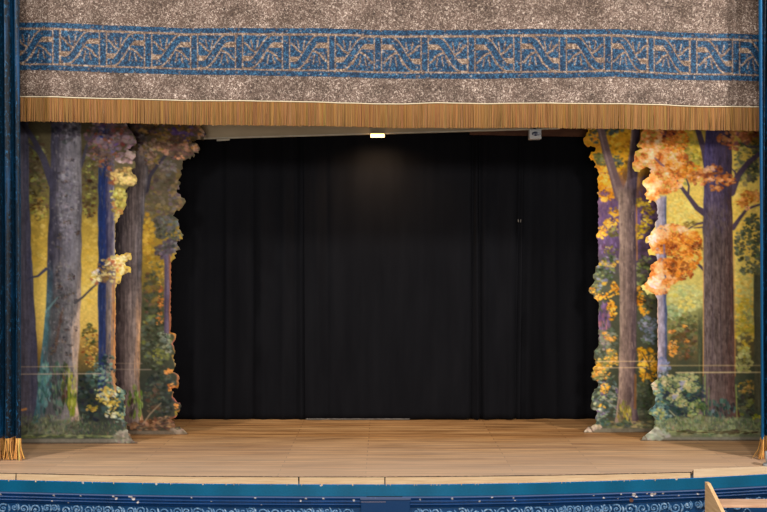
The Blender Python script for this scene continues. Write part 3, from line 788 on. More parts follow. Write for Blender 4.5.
RF = rough_outline([(790, 440.8), (790, 92)] + RF_L, 4)
c = Canvas(629, 792, 90, 442, STEP, 44)
c.vgrad([(90, (150, 128, 64)), (150, (198, 168, 78)), (190, (222, 192, 100)), (240, (222, 184, 84)), (290, (204, 190, 112)), (315, (150, 148, 94)), (345, (104, 92, 62)), (375, (70, 76, 62)), (415, (78, 88, 70)), (442, (112, 116, 92))])
c.cluster([(684, 155, 18, 30)], PAL((2, (150, 138, 66)), (2, (196, 170, 66)), (1, (214, 176, 60)), (1, (170, 170, 100))), 200, (1.3, 3.4))
c.cluster([(685, 215, 18, 18)], PAL((1, (206, 190, 108)), (3, (226, 206, 122)), (1, (234, 206, 108))), 170, (1.3, 3.4), jit=7, al=0.6)
c.cluster([(686, 298, 17, 14)], PAL((1, (172, 182, 122)), (3, (204, 202, 136)), (1, (220, 200, 104))), 150, (1.3, 3.4), jit=8, al=0.6)
c.cluster([(674, 312, 8, 8)], PAL((1, (150, 166, 120)), (1, (170, 178, 130))), 50, (1.2, 3))
c.cluster([(686, 340, 15, 22)], PAL((3, (96, 80, 54)), (2, (126, 98, 64)), (2, (84, 86, 60))), 260, (1.3, 3.4), al=0.7)
c.cluster([(676, 325, 10, 8), (690, 318, 10, 6)], PAL((2, (112, 116, 74)), (1, (136, 136, 84))), 80, (1.2, 3))
c.cluster([(673, 348, 5, 9), (672, 331, 4, 2.5), (685, 326, 2.4, 2), (686, 341, 3, 1.6)], PAL((1, (196, 130, 62)), (3, (226, 158, 78)), (1, (236, 184, 110))), 60, (1, 2.6))
c.trunk([(90, 697), (420, 698)], [(90, 702), (420, 703)], 318, 400, [(0, (78, 80, 58)), (1, (66, 72, 54))], 0.3, fade=26)
# right of the great trunk
c.cluster([(745, 215, 14, 30), (745, 295, 12, 36)], PAL((1, (206, 170, 74)), (3, (228, 188, 82)), (1, (236, 204, 112))), 230, (1.3, 3.4), jit=8, al=0.6)
c.cluster([(748, 160, 14, 26)], PAL((2, (116, 112, 74)), (2, (146, 136, 84)), (1, (164, 152, 90)), (1, (96, 100, 72))), 170, (1.3, 3.4))
c.cluster([(752, 170, 7, 12), (755, 150, 5, 10), (752, 232, 10, 18), (754, 260, 8, 14), (748, 270, 7, 5), (740, 245, 5, 16)], PAL((3, (74, 78, 60)), (2, (92, 96, 74)), (1, (108, 110, 84))), 330, (1.3, 3.2))
c.cluster([(745, 328, 10, 30)], PAL((2, (176, 156, 66)), (3, (204, 174, 66)), (1, (182, 174, 104))), 220, (1.2, 3), al=0.75)
c.cluster([(744, 362, 9, 12)], PAL((2, (156, 154, 92)), (1, (136, 130, 82)), (1, (182, 180, 114))), 90, (1.2, 3))
c.cluster([(748, 388, 10, 8)], PAL((2, (130, 112, 66)), (2, (170, 138, 72)), (1, (100, 94, 64))), 90, (1, 2.6))
c.cluster([(746, 405, 12, 12)], PAL((3, (66, 68, 58)), (1, (90, 92, 66)), (1, (114, 118, 60))), 120, (1.2, 3))
c.cluster([(757, 417, 5, 3)], PAL((1, (166, 160, 60)), (1, (140, 140, 60))), 20, (1, 2.4))
c.trunk([(90, 753.5), (420, 754)], [(90, 770), (420, 770)], 272, 410, [(0, (84, 84, 66)), (0.5, (94, 92, 74)), (1, (80, 80, 64))], 0.15, fade=8)
c.trunk([(90, 772), (420, 772)], [(90, 795), (420, 795)], 80, 430, [(0, (120, 120, 76)), (1, (110, 110, 70))], 0.3, 10)
# slim pale tree at the edge
c.trunk([(190, 655), (440, 656)], [(190, 666.5), (440, 667)], 196, 372, [(0, (190, 160, 140)), (0.12, (172, 160, 166)), (0.5, (158, 146, 158)), (0.8, (138, 132, 150)), (0.92, (84, 92, 122)), (1, (74, 84, 116))], 0.2, 5, 1.8)
c.line([(657.6, 300), (657.6, 380)], 1.0, (206, 160, 124), 0.8)
# great trunk and limbs
for pts, w in (([(706, 214), (697, 208), (688, 196), (676, 180), (672, 173)], [7, 5, 4, 2.6, 1.2]), ([(688, 196), (689, 186), (686, 178)], [2.4, 1.8, 1]), ([(682, 188), (674, 188), (668, 190)], [1.6, 1.2, 0.7]),
               ([(706, 272), (698, 264), (691, 260), (684, 263)], [3, 2.4, 2, 1]), ([(706, 222), (697, 224), (688, 229), (680, 232)], [2.4, 1.8, 1.4, 0.8]), ([(704, 227), (694, 228)], [1.6, 0.8]),
               ([(708, 172), (704, 150), (698, 130), (690, 112)], [7, 6, 5.4, 4.6]),
               ([(731, 192), (738, 176), (747, 164), (759, 154), (775, 147)], [9, 6, 5, 4.6, 4]), ([(733, 228), (740, 218), (747, 209), (758, 205), (770, 203)], [5, 3.4, 2.6, 2, 1]), ([(737, 180), (735, 172), (731, 168)], [2.2, 1.8, 1]),
               ([(757, 147), (748, 147), (742, 143)], [1.4, 1.4, 1])):
    c.line(pts, w, (84, 70, 84))
c.trunk([(90, 707), (170, 704), (230, 703), (300, 703.5), (380, 703), (405, 701), (420, 696)], [(90, 731), (170, 732), (230, 732.5), (300, 734), (380, 735), (405, 736.5), (420, 741)], 80, 418,
        [(0, (72, 66, 104)), (0.25, (80, 70, 100)), (0.5, (72, 61, 82)), (0.8, (66, 55, 68)), (1, (72, 56, 62))], 0.24, 34, 1.8,
        [(0, (116, 102, 100)), (0.3, (110, 95, 92)), (0.6, (94, 79, 75)), (0.85, (86, 66, 61)), (1, (90, 64, 57))], (175, 250))
BL, BR = [(90, 707), (170, 704), (230, 703), (380, 703), (420, 697)], [(90, 731), (230, 732.5), (300, 734), (380, 735), (420, 740)]
c.bark(BL, BR, 112, 230, 380, [(56, 48, 78), (100, 90, 122), (74, 62, 84)])
c.bark(BL, BR, 210, 410, 900, [(56, 44, 42), (126, 110, 104), (74, 61, 58), (104, 88, 82)])
c.line([(703.2, 262), (703.4, 330), (703.2, 376)], 0.9, (216, 160, 92), 0.85)
c.line([(734, 250), (735, 330), (735.2, 376)], 0.9, (206, 140, 80), 0.7)
c.line([(722, 240), (720, 300), (722, 380)], 1.2, (62, 50, 56), 0.5)
c.line([(711, 250), (713, 330), (711, 390)], 1.2, (70, 58, 66), 0.45)
c.cluster([(718, 408, 18, 9)], PAL((2, (54, 72, 70)), (2, (76, 96, 88)), (1, (66, 60, 62))), 130, (1.2, 3.6), (0.3, 0.6), (1.1, 2.0))
c.line([(705, 375), (704.5, 415)], 1.3, (132, 150, 92), 0.9)
c.line([(709, 388), (708, 412)], 1.0, (112, 130, 84), 0.8)
c.line([(736, 385), (737, 418)], 1.3, (140, 150, 80), 0.8)
# peach and orange heads of leaves
PE = PAL((2, (178, 98, 50)), (3, (222, 136, 66)), (4, (238, 158, 90)), (3, (246, 184, 128)), (1, (244, 198, 156)))
OR = PAL((2, (140, 76, 42)), (3, (190, 108, 46)), (3, (222, 138, 52)), (1, (240, 172, 84)))
c.cluster([(660, 108, 26, 18), (658, 140, 21, 14), (650, 160, 18, 12)], PE, 1500, (0.9, 2.5))
c.cluster([(664, 178, 20, 16), (652, 190, 9, 12), (672, 160, 16, 12)], PE, 1150, (0.9, 2.5))
c.cluster([(676, 140, 13, 12), (680, 165, 14, 8), (690, 172, 14, 8), (672, 126, 12, 8)], OR, 560, (0.9, 2.5))
c.cluster([(668, 132, 8, 6), (676, 122, 8, 4)], PAL((1, (84, 50, 60)), (2, (170, 90, 50)), (1, (150, 100, 110))), 60, (1, 2.6))
c.line([(655, 158), (661, 164), (664, 166)], [1.6, 2.4, 1.6], (120, 96, 116), 0.8)
c.cluster([(700, 178, 12, 7), (715, 173, 14, 8), (726, 180, 11, 6), (716, 188, 7, 3)], PAL((3, (142, 84, 52)), (3, (184, 112, 58)), (2, (210, 140, 80)), (1, (222, 170, 130))), 300, (1.1, 2.8))
c.cluster([(735, 138, 18, 8), (748, 134, 14, 8), (733, 147, 6, 5), (722, 140, 6, 4), (745, 112, 26, 14)], PAL((3, (146, 88, 60)), (3, (176, 108, 66)), (2, (196, 132, 92)), (1, (140, 92, 96))), 400, (1.1, 2.8))
c.cluster([(750, 197, 9, 7), (742, 203, 6, 4), (756, 196, 6, 6)], PAL((2, (164, 96, 42)), (3, (198, 126, 54)), (1, (222, 156, 86))), 130, (1.1, 2.8))
c.cluster([(747, 208, 2.6, 2)], PAL((1, (232, 160, 120)),), 8, (1, 2))
c.cluster([(672, 236, 20, 12), (660, 244, 11, 10), (654, 238, 7, 8)], PE, 850, (0.9, 2.5))
c.cluster([(676, 246, 18, 10), (690, 240, 12, 9)], OR, 460, (0.9, 2.5))
c.cluster([(665, 272, 16, 14), (654, 280, 10, 12), (660, 288, 9, 7)], PE, 900, (0.9, 2.5))
c.cluster([(680, 266, 16, 9), (692, 256, 10, 9), (684, 275, 9, 5)], OR, 400, (0.9, 2.5))
c.cluster([(684, 267, 5, 5), (672, 270, 3, 8), (697, 248, 6, 5)], PAL((1, (122, 74, 40)), (1, (154, 92, 46))), 70, (1, 2.6))
c.line([(664.5, 256), (664, 245)], 2, (132, 112, 140), 0.8)
c.cluster([(653, 238, 5, 4), (655, 282, 6, 6), (650, 243, 4, 2)], PAL((1, (224, 206, 206)), (1, (240, 214, 190))), 50, (1, 2.6))
c.cluster([(690, 224, 8, 3)], PAL((1, (120, 104, 60)), (1, (150, 120, 62))), 30, (1, 2.6), (0.3, 0.5), (-0.4, 0.2))
# undergrowth
c.cluster([(662, 368, 8, 10)], PAL((2, (128, 128, 156)), (2, (150, 150, 176)), (1, (110, 122, 130))), 90, (1, 2.6))
c.cluster([(685, 395, 20, 22), (665, 405, 12, 18)], PAL((3, (48, 58, 66)), (2, (60, 74, 74)), (1, (76, 98, 92))), 330, (1.4, 3.6))
c.cluster([(673, 384, 18, 9), (686, 378, 12, 6), (660, 388, 8, 6), (692, 386, 8, 7), (676, 398, 10, 5), (682, 403, 7, 4)],
          PAL((2, (104, 116, 86)), (3, (142, 150, 104)), (2, (172, 170, 120)), (1, (196, 182, 136)), (0.4, (150, 150, 166))), 460, (1.0, 2.6))
c.cluster([(657, 392, 6, 10), (660, 410, 8, 10), (655, 412, 6, 4), (666, 422, 10, 8)], PAL((2, (66, 96, 100)), (3, (98, 128, 124)), (1, (140, 160, 146)), (1, (160, 160, 100))), 260, (1.0, 2.6))
c.cluster([(654, 387, 2.6, 5)], PAL((1, (214, 160, 124)), (1, (216, 190, 160))), 18, (1, 2))
c.cluster([(697, 410, 10, 10), (690, 420, 12, 6)], PAL((2, (80, 98, 66)), (2, (116, 130, 84)), (1, (150, 156, 104))), 160, (1.0, 2.6))
c.line([(669, 410), (677, 418), (686, 428)], [1.0, 1.1, 0.9], (170, 168, 142), 0.85)
c.cluster([(720, 427, 70, 9), (690, 424, 34, 8)], PAL((1, (90, 100, 76)), (2, (114, 122, 90)), (2, (134, 138, 104))), 620, (1.5, 4.5), (0.3, 0.6), (-0.8, 0.8), al=0.55)
c.grass(417, 432, 420, [(104, 114, 84), (128, 134, 98), (152, 154, 118), (86, 98, 78)], (2.5, 7), 652, 790)
c.cluster([(725, 432, 60, 2)], PAL((1, (150, 154, 112)), (1, (84, 80, 58))), 110, (1.5, 5), (0.15, 0.3), (-0.1, 0.1))
c.line([(690, 432.4), (742, 432)], 0.7, (92, 72, 50), 0.8)
c.line([(752, 432.6), (757, 432.4)], 1.3, (60, 44, 30))
c.blend(np.clip((c.V - 436.4) / 1.4, 0, 1) * 0.9, (126, 122, 110))
c.blend(np.clip((c.V - 439.4) / 0.8, 0, 1) * 0.8, (82, 74, 64))
c.cluster([(655, 434, 14, 6)], PAL((1, (172, 172, 156)), (1, (146, 150, 134))), 110, (1.5, 3.4))
c.line([(644, 434), (647, 440)], 0.9, (96, 76, 60), 0.8)
c.line([(660, 365.6), (775, 365.4)], 0.9, (200, 176, 126), 0.7)
c.line([(676, 372.6), (775, 372.2)], 1.2, (206, 184, 138), 0.85)
c.finish(1.02, 0.98)
fl = empty('wing_flat', (X(705, gy(440.8)), gy(440.8), 0))
tag(fl, 'painted forest flat at right front with broad brown trunk and bright peach leaf clusters', 'stage flat', 'painted wing flats')
flat_mesh('painted_panel', c, RF, gy(440.8), 0.010, M['paint'], fl)
flat_frame(fl, 659, 788, 95, 439, gy(440.8), 720)

# ------------------------------------------------------------------ valance
YV = 9.05
vpip = interp([(-40, 96), (22, 97), (60, 97.5), (100, 98.7), (150, 99.6), (200, 100.6), (260, 101.3), (300, 102), (340, 103.4), (400, 104), (440, 102.8), (490, 103.7), (560, 103.6), (610, 104), (665, 104.6), (700, 106.6), (757, 107), (800, 107.5)])
vbt = interp([(-40, 21.5), (22, 23), (70, 23.6), (120, 26), (200, 28), (300, 28.6), (400, 30.2), (440, 30), (500, 29.6), (567, 29.6), (610, 29.4), (660, 31), (700, 33), (757, 34.6), (800, 35.5)])
vbb = interp([(-40, 69), (22, 70.4), (70, 71), (120, 73), (200, 74.4), (300, 76.6), (400, 78.4), (500, 78.6), (567, 78), (610, 76.8), (660, 78.6), (700, 80), (757, 81), (800, 81.6)])
vfr = interp([(-40, 120.5), (22, 121.5), (60, 122), (100, 122.8), (150, 123.6), (196, 124.6), (260, 125.6), (300, 126), (400, 127.8), (440, 127.8), (490, 128), (540, 128), (600, 128.8), (660, 129.5), (700, 130), (757, 131), (800, 131.5)])


def vfold(x, z):
    return 0.016 * np.sin(x * 2.1 + 0.4) + 0.010 * np.sin(x * 5.3 + 1.7) + 0.005 * np.sin(x * 13.7 + z * 0.7)


def grid_faces(nr, nc):
    i = np.arange(nr * nc).reshape(nr, nc)
    return np.stack([i[:-1, :-1].ravel(), i[1:, :-1].ravel(), i[1:, 1:].ravel(), i[:-1, 1:].ravel()], 1)


val = empty('valance', (0, YV, Z(130, YV)))
tag(val, 'brown crushed velvet valance with blue stencilled border and gold fringe across the stage top', 'valance')
us = np.arange(-34, 803, 2.0); ts = np.linspace(0, 1, 48)
T, U = np.meshgrid(ts, us, indexing='ij')
V = -30 + T * (vpip(U) + 30)
x = X(U, YV); z = Z(V, YV)
P = np.stack([x, YV + vfold(x, z), z], -1).reshape(-1, 3)
o = mesh_obj('velvet_cloth', P, grid_faces(*T.shape), M['brown_velvet'], val, smooth=True)
sm = o.modifiers.new('thickness', 'SOLIDIFY'); sm.thickness = 0.006; sm.offset = -1

# stencilled border
us = np.arange(-34, 803, 0.6); ts = np.linspace(0, 1, 90)
T, U = np.meshgrid(ts, us, indexing='ij')
vt = vbt(U); vb = vbb(U)
V = vt + T * (vb - vt)
rb = np.random.default_rng(7)
h = T * 47.5
bars = np.array([-34.5, 11.5, 57.3, 103, 148.2, 193.8, 239.5, 286, 332, 378, 424.6, 471.4, 517, 562.6, 607.6, 651.2, 693.8, 735.4, 778, 821])
k = np.clip(np.searchsorted(bars, U) - 1, 0, len(bars) - 2)
L = bars[k] + 4.2; R = bars[k + 1] - 4.2
w = R - L
px = (U - L); left = (bars[k] + bars[k + 1]) / 2 < 378
px = np.where(left, px, w - px)          # mirrored right of the centre
py = h - 7.2; H = 33.0
mask = np.zeros_like(U)
mask[(h < 5.2) | (h > 42.2)] = 1
nb = np.minimum(np.abs(U - bars[k]), np.abs(U - bars[k + 1]))
mask[(h > 7) & (h < 40.6) & (nb < 2.9)] = 1
panel = (h > 7) & (h < 40.6) & (px > 0) & (px < w)
a = px / w; b = py / H
s = np.clip((a - 0.12) / 0.68, 0, 1); s = s * s * (3 - 2 * s)
yc = 0.89 - 0.78 * s
sl = np.where((a > 0.12) & (a < 0.80), -0.78 * 6 * np.clip((a - 0.12) / 0.68, 0, 1) * (1 - np.clip((a - 0.12) / 0.68, 0, 1)) / 0.68 * H / np.maximum(w, 1), 0)
dS = (b - yc) * H / np.sqrt(1 + sl ** 2)
band = panel & (np.abs(dS) < 3.2)
gap = np.abs(dS) < 4.6
# the two half-leaves are point symmetric
fl_ = dS > 0
qa = np.where(fl_, 1 - a, a); qb = np.where(fl_, 1 - b, b)      # everything in the top-left leaf's frame
qx = qa * w; qy = qb * H


def segd(ax, ay, bx, by):
    t = np.clip(((qx - ax) * (bx - ax) + (qy - ay) * (by - ay)) / ((bx - ax) ** 2 + (by - ay) ** 2), 0, 1)
    return np.hypot(qx - ax - t * (bx - ax), qy - ay - t * (by - ay))


rib = [(18, 18.5), (12, 17), (7, 14), (4, 10), (1.5, 8)]
vein1 = np.minimum.reduce([segd(*p, *q) for p, q in zip(rib[:-1], rib[1:])]) < 0.95       # rib that cuts the lower lobe off
vein2 = np.minimum.reduce([segd(9, 12, 7.5, 5), segd(13, 13.5, 14.5, 5), segd(17, 14, 21, 6)]) < 0.6
tanpatch = (qy > 20.8) & (qx < 15) & ~gap
leaf = panel & ~gap & ~vein1 & ~vein2 & ~tanpatch
mask[band | leaf] = 1
# soft worn edges
for _ in range(1):
    m = mask.copy()
    m[1:-1, 1:-1] = (mask[1:-1, 1:-1] * 4 + mask[:-2, 1:-1] + mask[2:, 1:-1] + mask[1:-1, :-2] + mask[1:-1, 2:]) / 8
    mask = m
cell = rb.random((30, 420)); iu = ((U + 34) / 2.0).astype(int); iv = (h / 1.7).astype(int)
mask = np.clip(mask - (cell[iv, iu] > 0.93) * 0.45, 0, 1)
x = X(U, YV); z = Z(V, YV)
P = np.stack([x, YV + vfold(x, z) - 0.005, z], -1).reshape(-1, 3)
cc = np.repeat(mask.reshape(-1, 1), 3, 1)
o = mesh_obj('stencilled_border', P, grid_faces(*T.shape), M['border'], val, cc, smooth=True)

# cream cord
us = np.arange(-34, 803, 4.0)
t = MB()
pts = [(X(u, YV), YV + float(vfold(X(u, YV), 4.3)) - 0.012, Z(float(vpip(u)), YV)) for u in us]
t.tube(pts, 0.0065, 6)
t.build('cream_piping', M['piping'], val, smooth=True)


def strands(name, parent, items, seed, colour, spread=22):
    """each strand is a thin three-sided yarn from top to bottom point"""
    r = np.random.default_rng(seed)
    vs, fs, cs = [], [], []
    for (top, mids, bot, wd) in items:
        pts = [np.array(top)] + [np.array(m) for m in mids] + [np.array(bot)]
        col = lin(np.clip(np.array(colour, float) * r.normal(1.0, spread / 120.0) + r.normal(0, 4, 3), 8, 250))
        b = len(vs)
        for p in pts:
            vs += [p + (-wd, 0, 0), p + (0, -wd * 0.9, 0), p + (wd, 0, 0)]
            cs += [col] * 3
        for i in range(len(pts) - 1):
            for q in range(3):
                fs.append((b + i * 3 + q, b + i * 3 + (q + 1) % 3, b + i * 3 + 3 + (q + 1) % 3, b + i * 3 + 3 + q))
    return mesh_obj(name, np.array(vs), np.array(fs), M['fringe'], parent, np.array(cs))


r = np.random.default_rng(5)
items = []
for u in np.arange(-34, 803, 0.5):
    x = X(u, YV); v0 = float(vpip(u)) + 0.6; v1 = float(vfr(u)) + r.normal(0, 0.35)
    y = YV + float(vfold(x, 4.2)) + r.normal(0, 0.003) - 0.004
    items.append(((x, y, Z(v0, YV)), [], (x + r.normal(0, 0.0025), y + r.normal(0, 0.004), Z(v1, YV)), 0.0046))
strands('gold_fringe', val, items, 6, (154, 111, 64), 6)

# ------------------------------------------------------------------ side curtains
def side_curtain(name, label, u_in, u_out, yc, vbot, phase, seed, lobes):
    """gathered velvet from the inner edge outwards; lobes = fold pitch in metres"""
    root = empty(name, (X((u_in + u_out) / 2, yc), yc, 0))
    tag(root, label, 'curtain', 'blue house curtains')
    ss = np.linspace(0, 1, 90); vs_ = np.linspace(-30, vbot, 70)
    S, V = np.meshgrid(ss, vs_)
    wid = X(u_out, yc) - X(u_in, yc)
    z = Z(V, yc)
    zz = (z - z.min()) / (z.max() - z.min())
    d = np.abs(wid) * S
    amp = 0.068 + 0.014 * np.sin(2.0 * zz + phase)
    ph = d / lobes * 2 * pi + phase + 0.5 * np.sin(1.7 * zz * 2)
    x = X(u_in, yc) + wid * S + 0.012 * np.sin(2 * ph) - np.sign(wid) * 0.02 * (1 - zz) * (1 - S)
    y = yc - amp * np.sin(ph) - 0.012 * np.sin(2.3 * ph + 1)
    P = np.stack([x, y, z], -1).reshape(-1, 3)
    o = mesh_obj('velvet_cloth', P, grid_faces(*S.shape), M['blue_velvet'], root, smooth=True)
    m = o.modifiers.new('thickness', 'SOLIDIFY'); m.thickness = 0.006; m.offset = 0
    r = np.random.default_rng(seed)
    items = []
    bx, by, bz = x[-1], y[-1], z[-1, 0]
    for s in np.linspace(0, 1, 430):
        q = s * 89; i = min(88, int(q)); f = q - i
        p = np.array([bx[i] * (1 - f) + bx[i + 1] * f, by[i] * (1 - f) + by[i + 1] * f, bz + 0.012])
        sp = r.normal(0, 0.022) - np.sign(wid) * 0.05 * exp(-s * 5) * r.uniform(0.3, 1.3)
        bot = np.array([p[0] + sp, p[1] + r.normal(-0.015, 0.018), r.uniform(0.004, 0.02)])
        mid = p * 0.45 + bot * 0.55 + np.array([-sp * 0.22, 0, 0])
        items.append((p, [mid], bot, 0.0055))
    strands('gold_fringe', root, items, seed + 1, (206, 150, 84), 22)
    return root, (x, y, z)


side_curtain('house_curtain', 'blue crushed velvet curtain with gold fringe hanging at the left edge', 20.5, -60, 8.84, 438, 0.6, 51, 0.118)
rc, (cx_, cy_, cz_) = side_curtain('house_curtain', 'blue velvet curtain with bright satin edge hanging at the right edge', 760.5, 840, 8.86, 437, 0.3, 61, 0.12)
zs = np.linspace(Z(438, 8.84), Z(-30, 8.84), 60)
t = MB()
vs, fs = [], []
for z in zs:
    q = (z - zs[0]) / (zs[-1] - zs[0])
    w = 0.012 + 0.024 * min(1, q * 1.1)
    x1 = X(760.6, 8.82); xs_ = [x1 - w, x1 - w * 0.9, x1 - w * 0.5, x1 - 0.004, x1, x1 - w * 0.5]
    ys_ = [8.80, 8.775, 8.765, 8.775, 8.815, 8.82]
    vs += [(a + 0.012 * (1 - q), b, z) for a, b in zip(xs_, ys_)]
n = 6
fs = [(i * n + k, i * n + (k + 1) % n, (i + 1) * n + (k + 1) % n, (i + 1) * n + k) for i in range(len(zs) - 1) for k in range(n)]
fs += [tuple(range(n)), tuple(range((len(zs) - 1) * n, len(zs) * n))]
tag(mesh_obj('satin_edge', vs, fs, M['lining'], rc, smooth=True), 'bright blue satin leading edge')

# ------------------------------------------------------------------ black back curtains
def black_curtain(label, u0, u1, Y, vtop, vbot, folds, hem_col, seed, slant=(0, 0)):
    root = empty('black_curtain', (X((u0 + u1) / 2, Y), Y, 0))
    tag(root, label, 'curtain', 'black back curtains')
    us = np.arange(u0, u1 + 0.01, 1.0); vs_ = np.linspace(vtop, vbot, 60)
    U, V = np.meshgrid(us, vs_)
    q = (V - vtop) / (vbot - vtop)
    u = U + slant[0] * (1 - q) * np.clip(1 - (U - u0) / 20, 0, 1) + slant[1] * (1 - q) * np.clip(1 - (u1 - U) / 20, 0, 1)
    x = X(u, Y); z = Z(V, Y)
    y = Y + 0.006 * np.sin(x * 7 + seed) + 0.004 * np.sin(x * 17 + 2 * seed + 0.5 * z)
    for (fu, fw, fd) in folds:
        y = y + fd * np.exp(-((U - fu - 1.2 * np.sin(3 * q + fu)) / fw) ** 2)
    P = np.stack([x, y, z], -1).reshape(-1, 3)
    o = mesh_obj('serge_cloth', P, grid_faces(*U.shape), M['serge'], root, smooth=True)
    m = o.modifiers.new('thickness', 'SOLIDIFY'); m.thickness = 0.004; m.offset = 0
    if hem_col:
        h0, h1 = hem_col
        us2 = np.arange(h0, h1, 0.7)
        r = np.random.default_rng(seed)
        vs2 = []
        for u in us2:
            yy = Y - 0.022
            hh = 0.010 + 0.006 * r.random()
            vs2 += [(X(u, Y), yy, Z(vbot, Y) - 0.004), (X(u, Y), yy, Z(vbot, Y) + hh)]
        fs2 = [(2 * i, 2 * i + 2, 2 * i + 3, 2 * i + 1) for i in range(len(us2) - 1)]
        mesh_obj('frayed_hem', vs2, fs2, M['hem'], root)
    return root


black_curtain('black curtain hanging at back left, beside the russet-leaved flat', 96, 308, gy(419.4), 40, 419.3, [(196, 4, -0.02), (226, 3, -0.03), (251, 3, 0.03), (262, 4, -0.025), (283, 4, -0.03), (297, 3, 0.03), (303, 3, -0.025)], None, 1, (0, -4))
cc_ = black_curtain('broad black curtain hanging at back centre below the lit lamp', 305, 520, gy(418.9) - 0.085, 40, 419.0, [(318, 4, -0.02), (326, 3, 0.02), (399, 6, -0.008), (427, 5, 0.01), (472, 1.8, 0.05), (476.5, 1.8, -0.035), (481, 2, 0.05), (486, 3, -0.02), (499, 4, 0.012), (511, 3, -0.02), (517, 1.8, 0.045)], (306, 410), 2, (-2, 5))
black_curtain('black curtain hanging at back right, beside the forked trunk flat', 516, 694, gy(419.0), 40, 418.9, [(530, 5, -0.02), (545, 4, 0.015), (556, 3, -0.015), (575, 5, -0.02), (588, 4, 0.02)], None, 3, (6, 0))
t = MB()
for u in (518.3, 520.6): t.box(X(u, 10.86) - 0.007, X(u, 10.86) + 0.007, 10.855, 10.863, Z(222.3, 10.86), Z(219.5, 10.86))
t.build('tape_tab', M['hem'], cc_)

# ------------------------------------------------------------------ stage floor, nosing and front
vfront = interp([(-120, 474), (-40, 477.5), (0, 479.2), (60, 480.6), (120, 482), (200, 483.2), (300, 483.8), (383, 483.9), (450, 483.6), (520, 482.6), (600, 480.6), (700, 477.2), (767, 473.6), (850, 468)])
vnose = interp([(-120, 467.5), (-40, 471), (0, 472.8), (60, 474), (120, 475.2), (200, 476.2), (300, 476.6), (383, 476.6), (450, 476.2), (520, 475.4), (600, 474), (692, 472), (693, 469.2), (767, 466.2), (850, 461)])


def on_floor(u, v):
    Y = gy(v)
    return X(u, Y), Y


us = np.arange(-118, 848, 2.0)
top, low = [], []
for u in us:
    x, Y = on_floor(u, float(vnose(u)) - 0.3 + 0.22 * sin(u * 0.9) * sin(u * 0.23 + 1) + 0.15 * sin(u * 0.071))
    top.append((x, Y))
YB = 11.55
vs = []; fs = []
for (x, Y) in top:
    vs += [(x, Y, 0), (x, YB, 0), (x, Y, -0.04), (x, YB, -0.04)]
for i in range(len(top) - 1):
    a, b = 4 * i, 4 * i + 4
    fs += [(a, b, b + 1, a + 1), (a + 2, a + 3, b + 3, b + 2), (a, a + 2, b + 2, b)]
# rest of the stage out to the wings
n0 = len(vs)
o = mesh_obj('floor', vs, fs, M['floor'])
tag(o, 'worn wooden stage floor of narrow boards', 'floor', kind='structure')


def slab(name, ulist, v0f, v1f, z0, z1, mat, dy0=0.0, jag=0.0, seed=0, label=None):
    r = np.random.default_rng(seed)
    vs, fs = [], []
    for u in ulist:
        xa, Ya = on_floor(u, v0f(u)); xb, Yb = on_floor(u, v1f(u))
        Yb += dy0 + (r.normal(0, jag) if jag else 0)
        vs += [(xa, Ya, z1), (xb, Yb, z1), (xb, Yb + 0.002, z0), (xa, Ya, z0)]
    n = len(ulist)
    for i in range(n - 1):
        a, b = 4 * i, 4 * i + 4
        fs += [(a, a + 1, b + 1, b), (a + 1, a + 2, b + 2, b + 1), (a + 2, a + 3, b + 3, b + 2), (a + 3, a, b, b + 3)]
    fs += [(0, 3, 2, 1), (4 * n - 4, 4 * n - 3, 4 * n - 2, 4 * n - 1)]
    o = mesh_obj(name, vs, fs, mat)
    tag(o, label, 'stage edge', kind='structure')
    return o


cuts = [-118, 16, 299, 385, 691]
for i in range(4):
    slab('trim_%d' % (i + 1), np.arange(cuts[i] + (0.5 if i else 0), cuts[i + 1] - 0.1, 0.8), lambda u: float(vnose(u)) + 0.75, lambda u: float(vfront(u)) - 0.1, -0.02, 0.0, M['nosing'], 0.0, 0.006, i,
         'pale worn nosing board along the stage edge')
slab('trim_5', np.arange(693.5, 846, 1.0), lambda u: float(vnose(u)) + 0.3, lambda u: float(vfront(u)) - 0.1, -0.02, 0.004, M['ply'], 0.0, 0.003, 9, 'wider pale board at the right end of the stage edge')
slab('trim_6', np.arange(-118, 846, 4.0), lambda u: float(vnose(u)) - 0.3, lambda u: float(vnose(u)) + 0.7, -0.04, -0.003, M['dark_wall'], 0.0, 0, 9, 'dark strip filled in as shade in the stage edge gap')  # dark fill stands in for the shade inside the gap

front = empty('stage_front', (0, 7.9, -1.0))
tag(front, 'blue painted stage front with moulded cornice and scroll frieze', 'stage front', kind='structure')


def sweep(name, prof, colfn, mat, ulist, du=0.0):
    """profile of (dy, z) swept along the bowed stage edge; colfn(U, k, V) gives sRGB"""
    n = len(prof); vs = []; cs = []
    base = [on_floor(u, float(vfront(u))) for u in ulist]
    B = np.array(base)
    P = np.zeros((len(ulist), n, 3))
    for j, (dy, z) in enumerate(prof):
        P[:, j, 0] = B[:, 0]; P[:, j, 1] = B[:, 1] + dy; P[:, j, 2] = z
    Cc = np.zeros((len(ulist), n, 3))
    for j in range(n): Cc[:, j] = colfn(np.asarray(ulist), j / (n - 1), prof[j])
    i = np.arange(len(ulist) * n).reshape(len(ulist), n)
    F = np.stack([i[:-1, :-1].ravel(), i[:-1, 1:].ravel(), i[1:, 1:].ravel(), i[1:, :-1].ravel()], 1)
    return mesh_obj(name, P.reshape(-1, 3), F, mat, front, lin(Cc.reshape(-1, 3)))


def chip_field(seed, n, lo, hi):
    r = np.random.default_rng(seed)
    return [(r.uniform(-110, 840), r.uniform(lo, hi), r.uniform(0.5, 1.2)) for _ in range(n)]


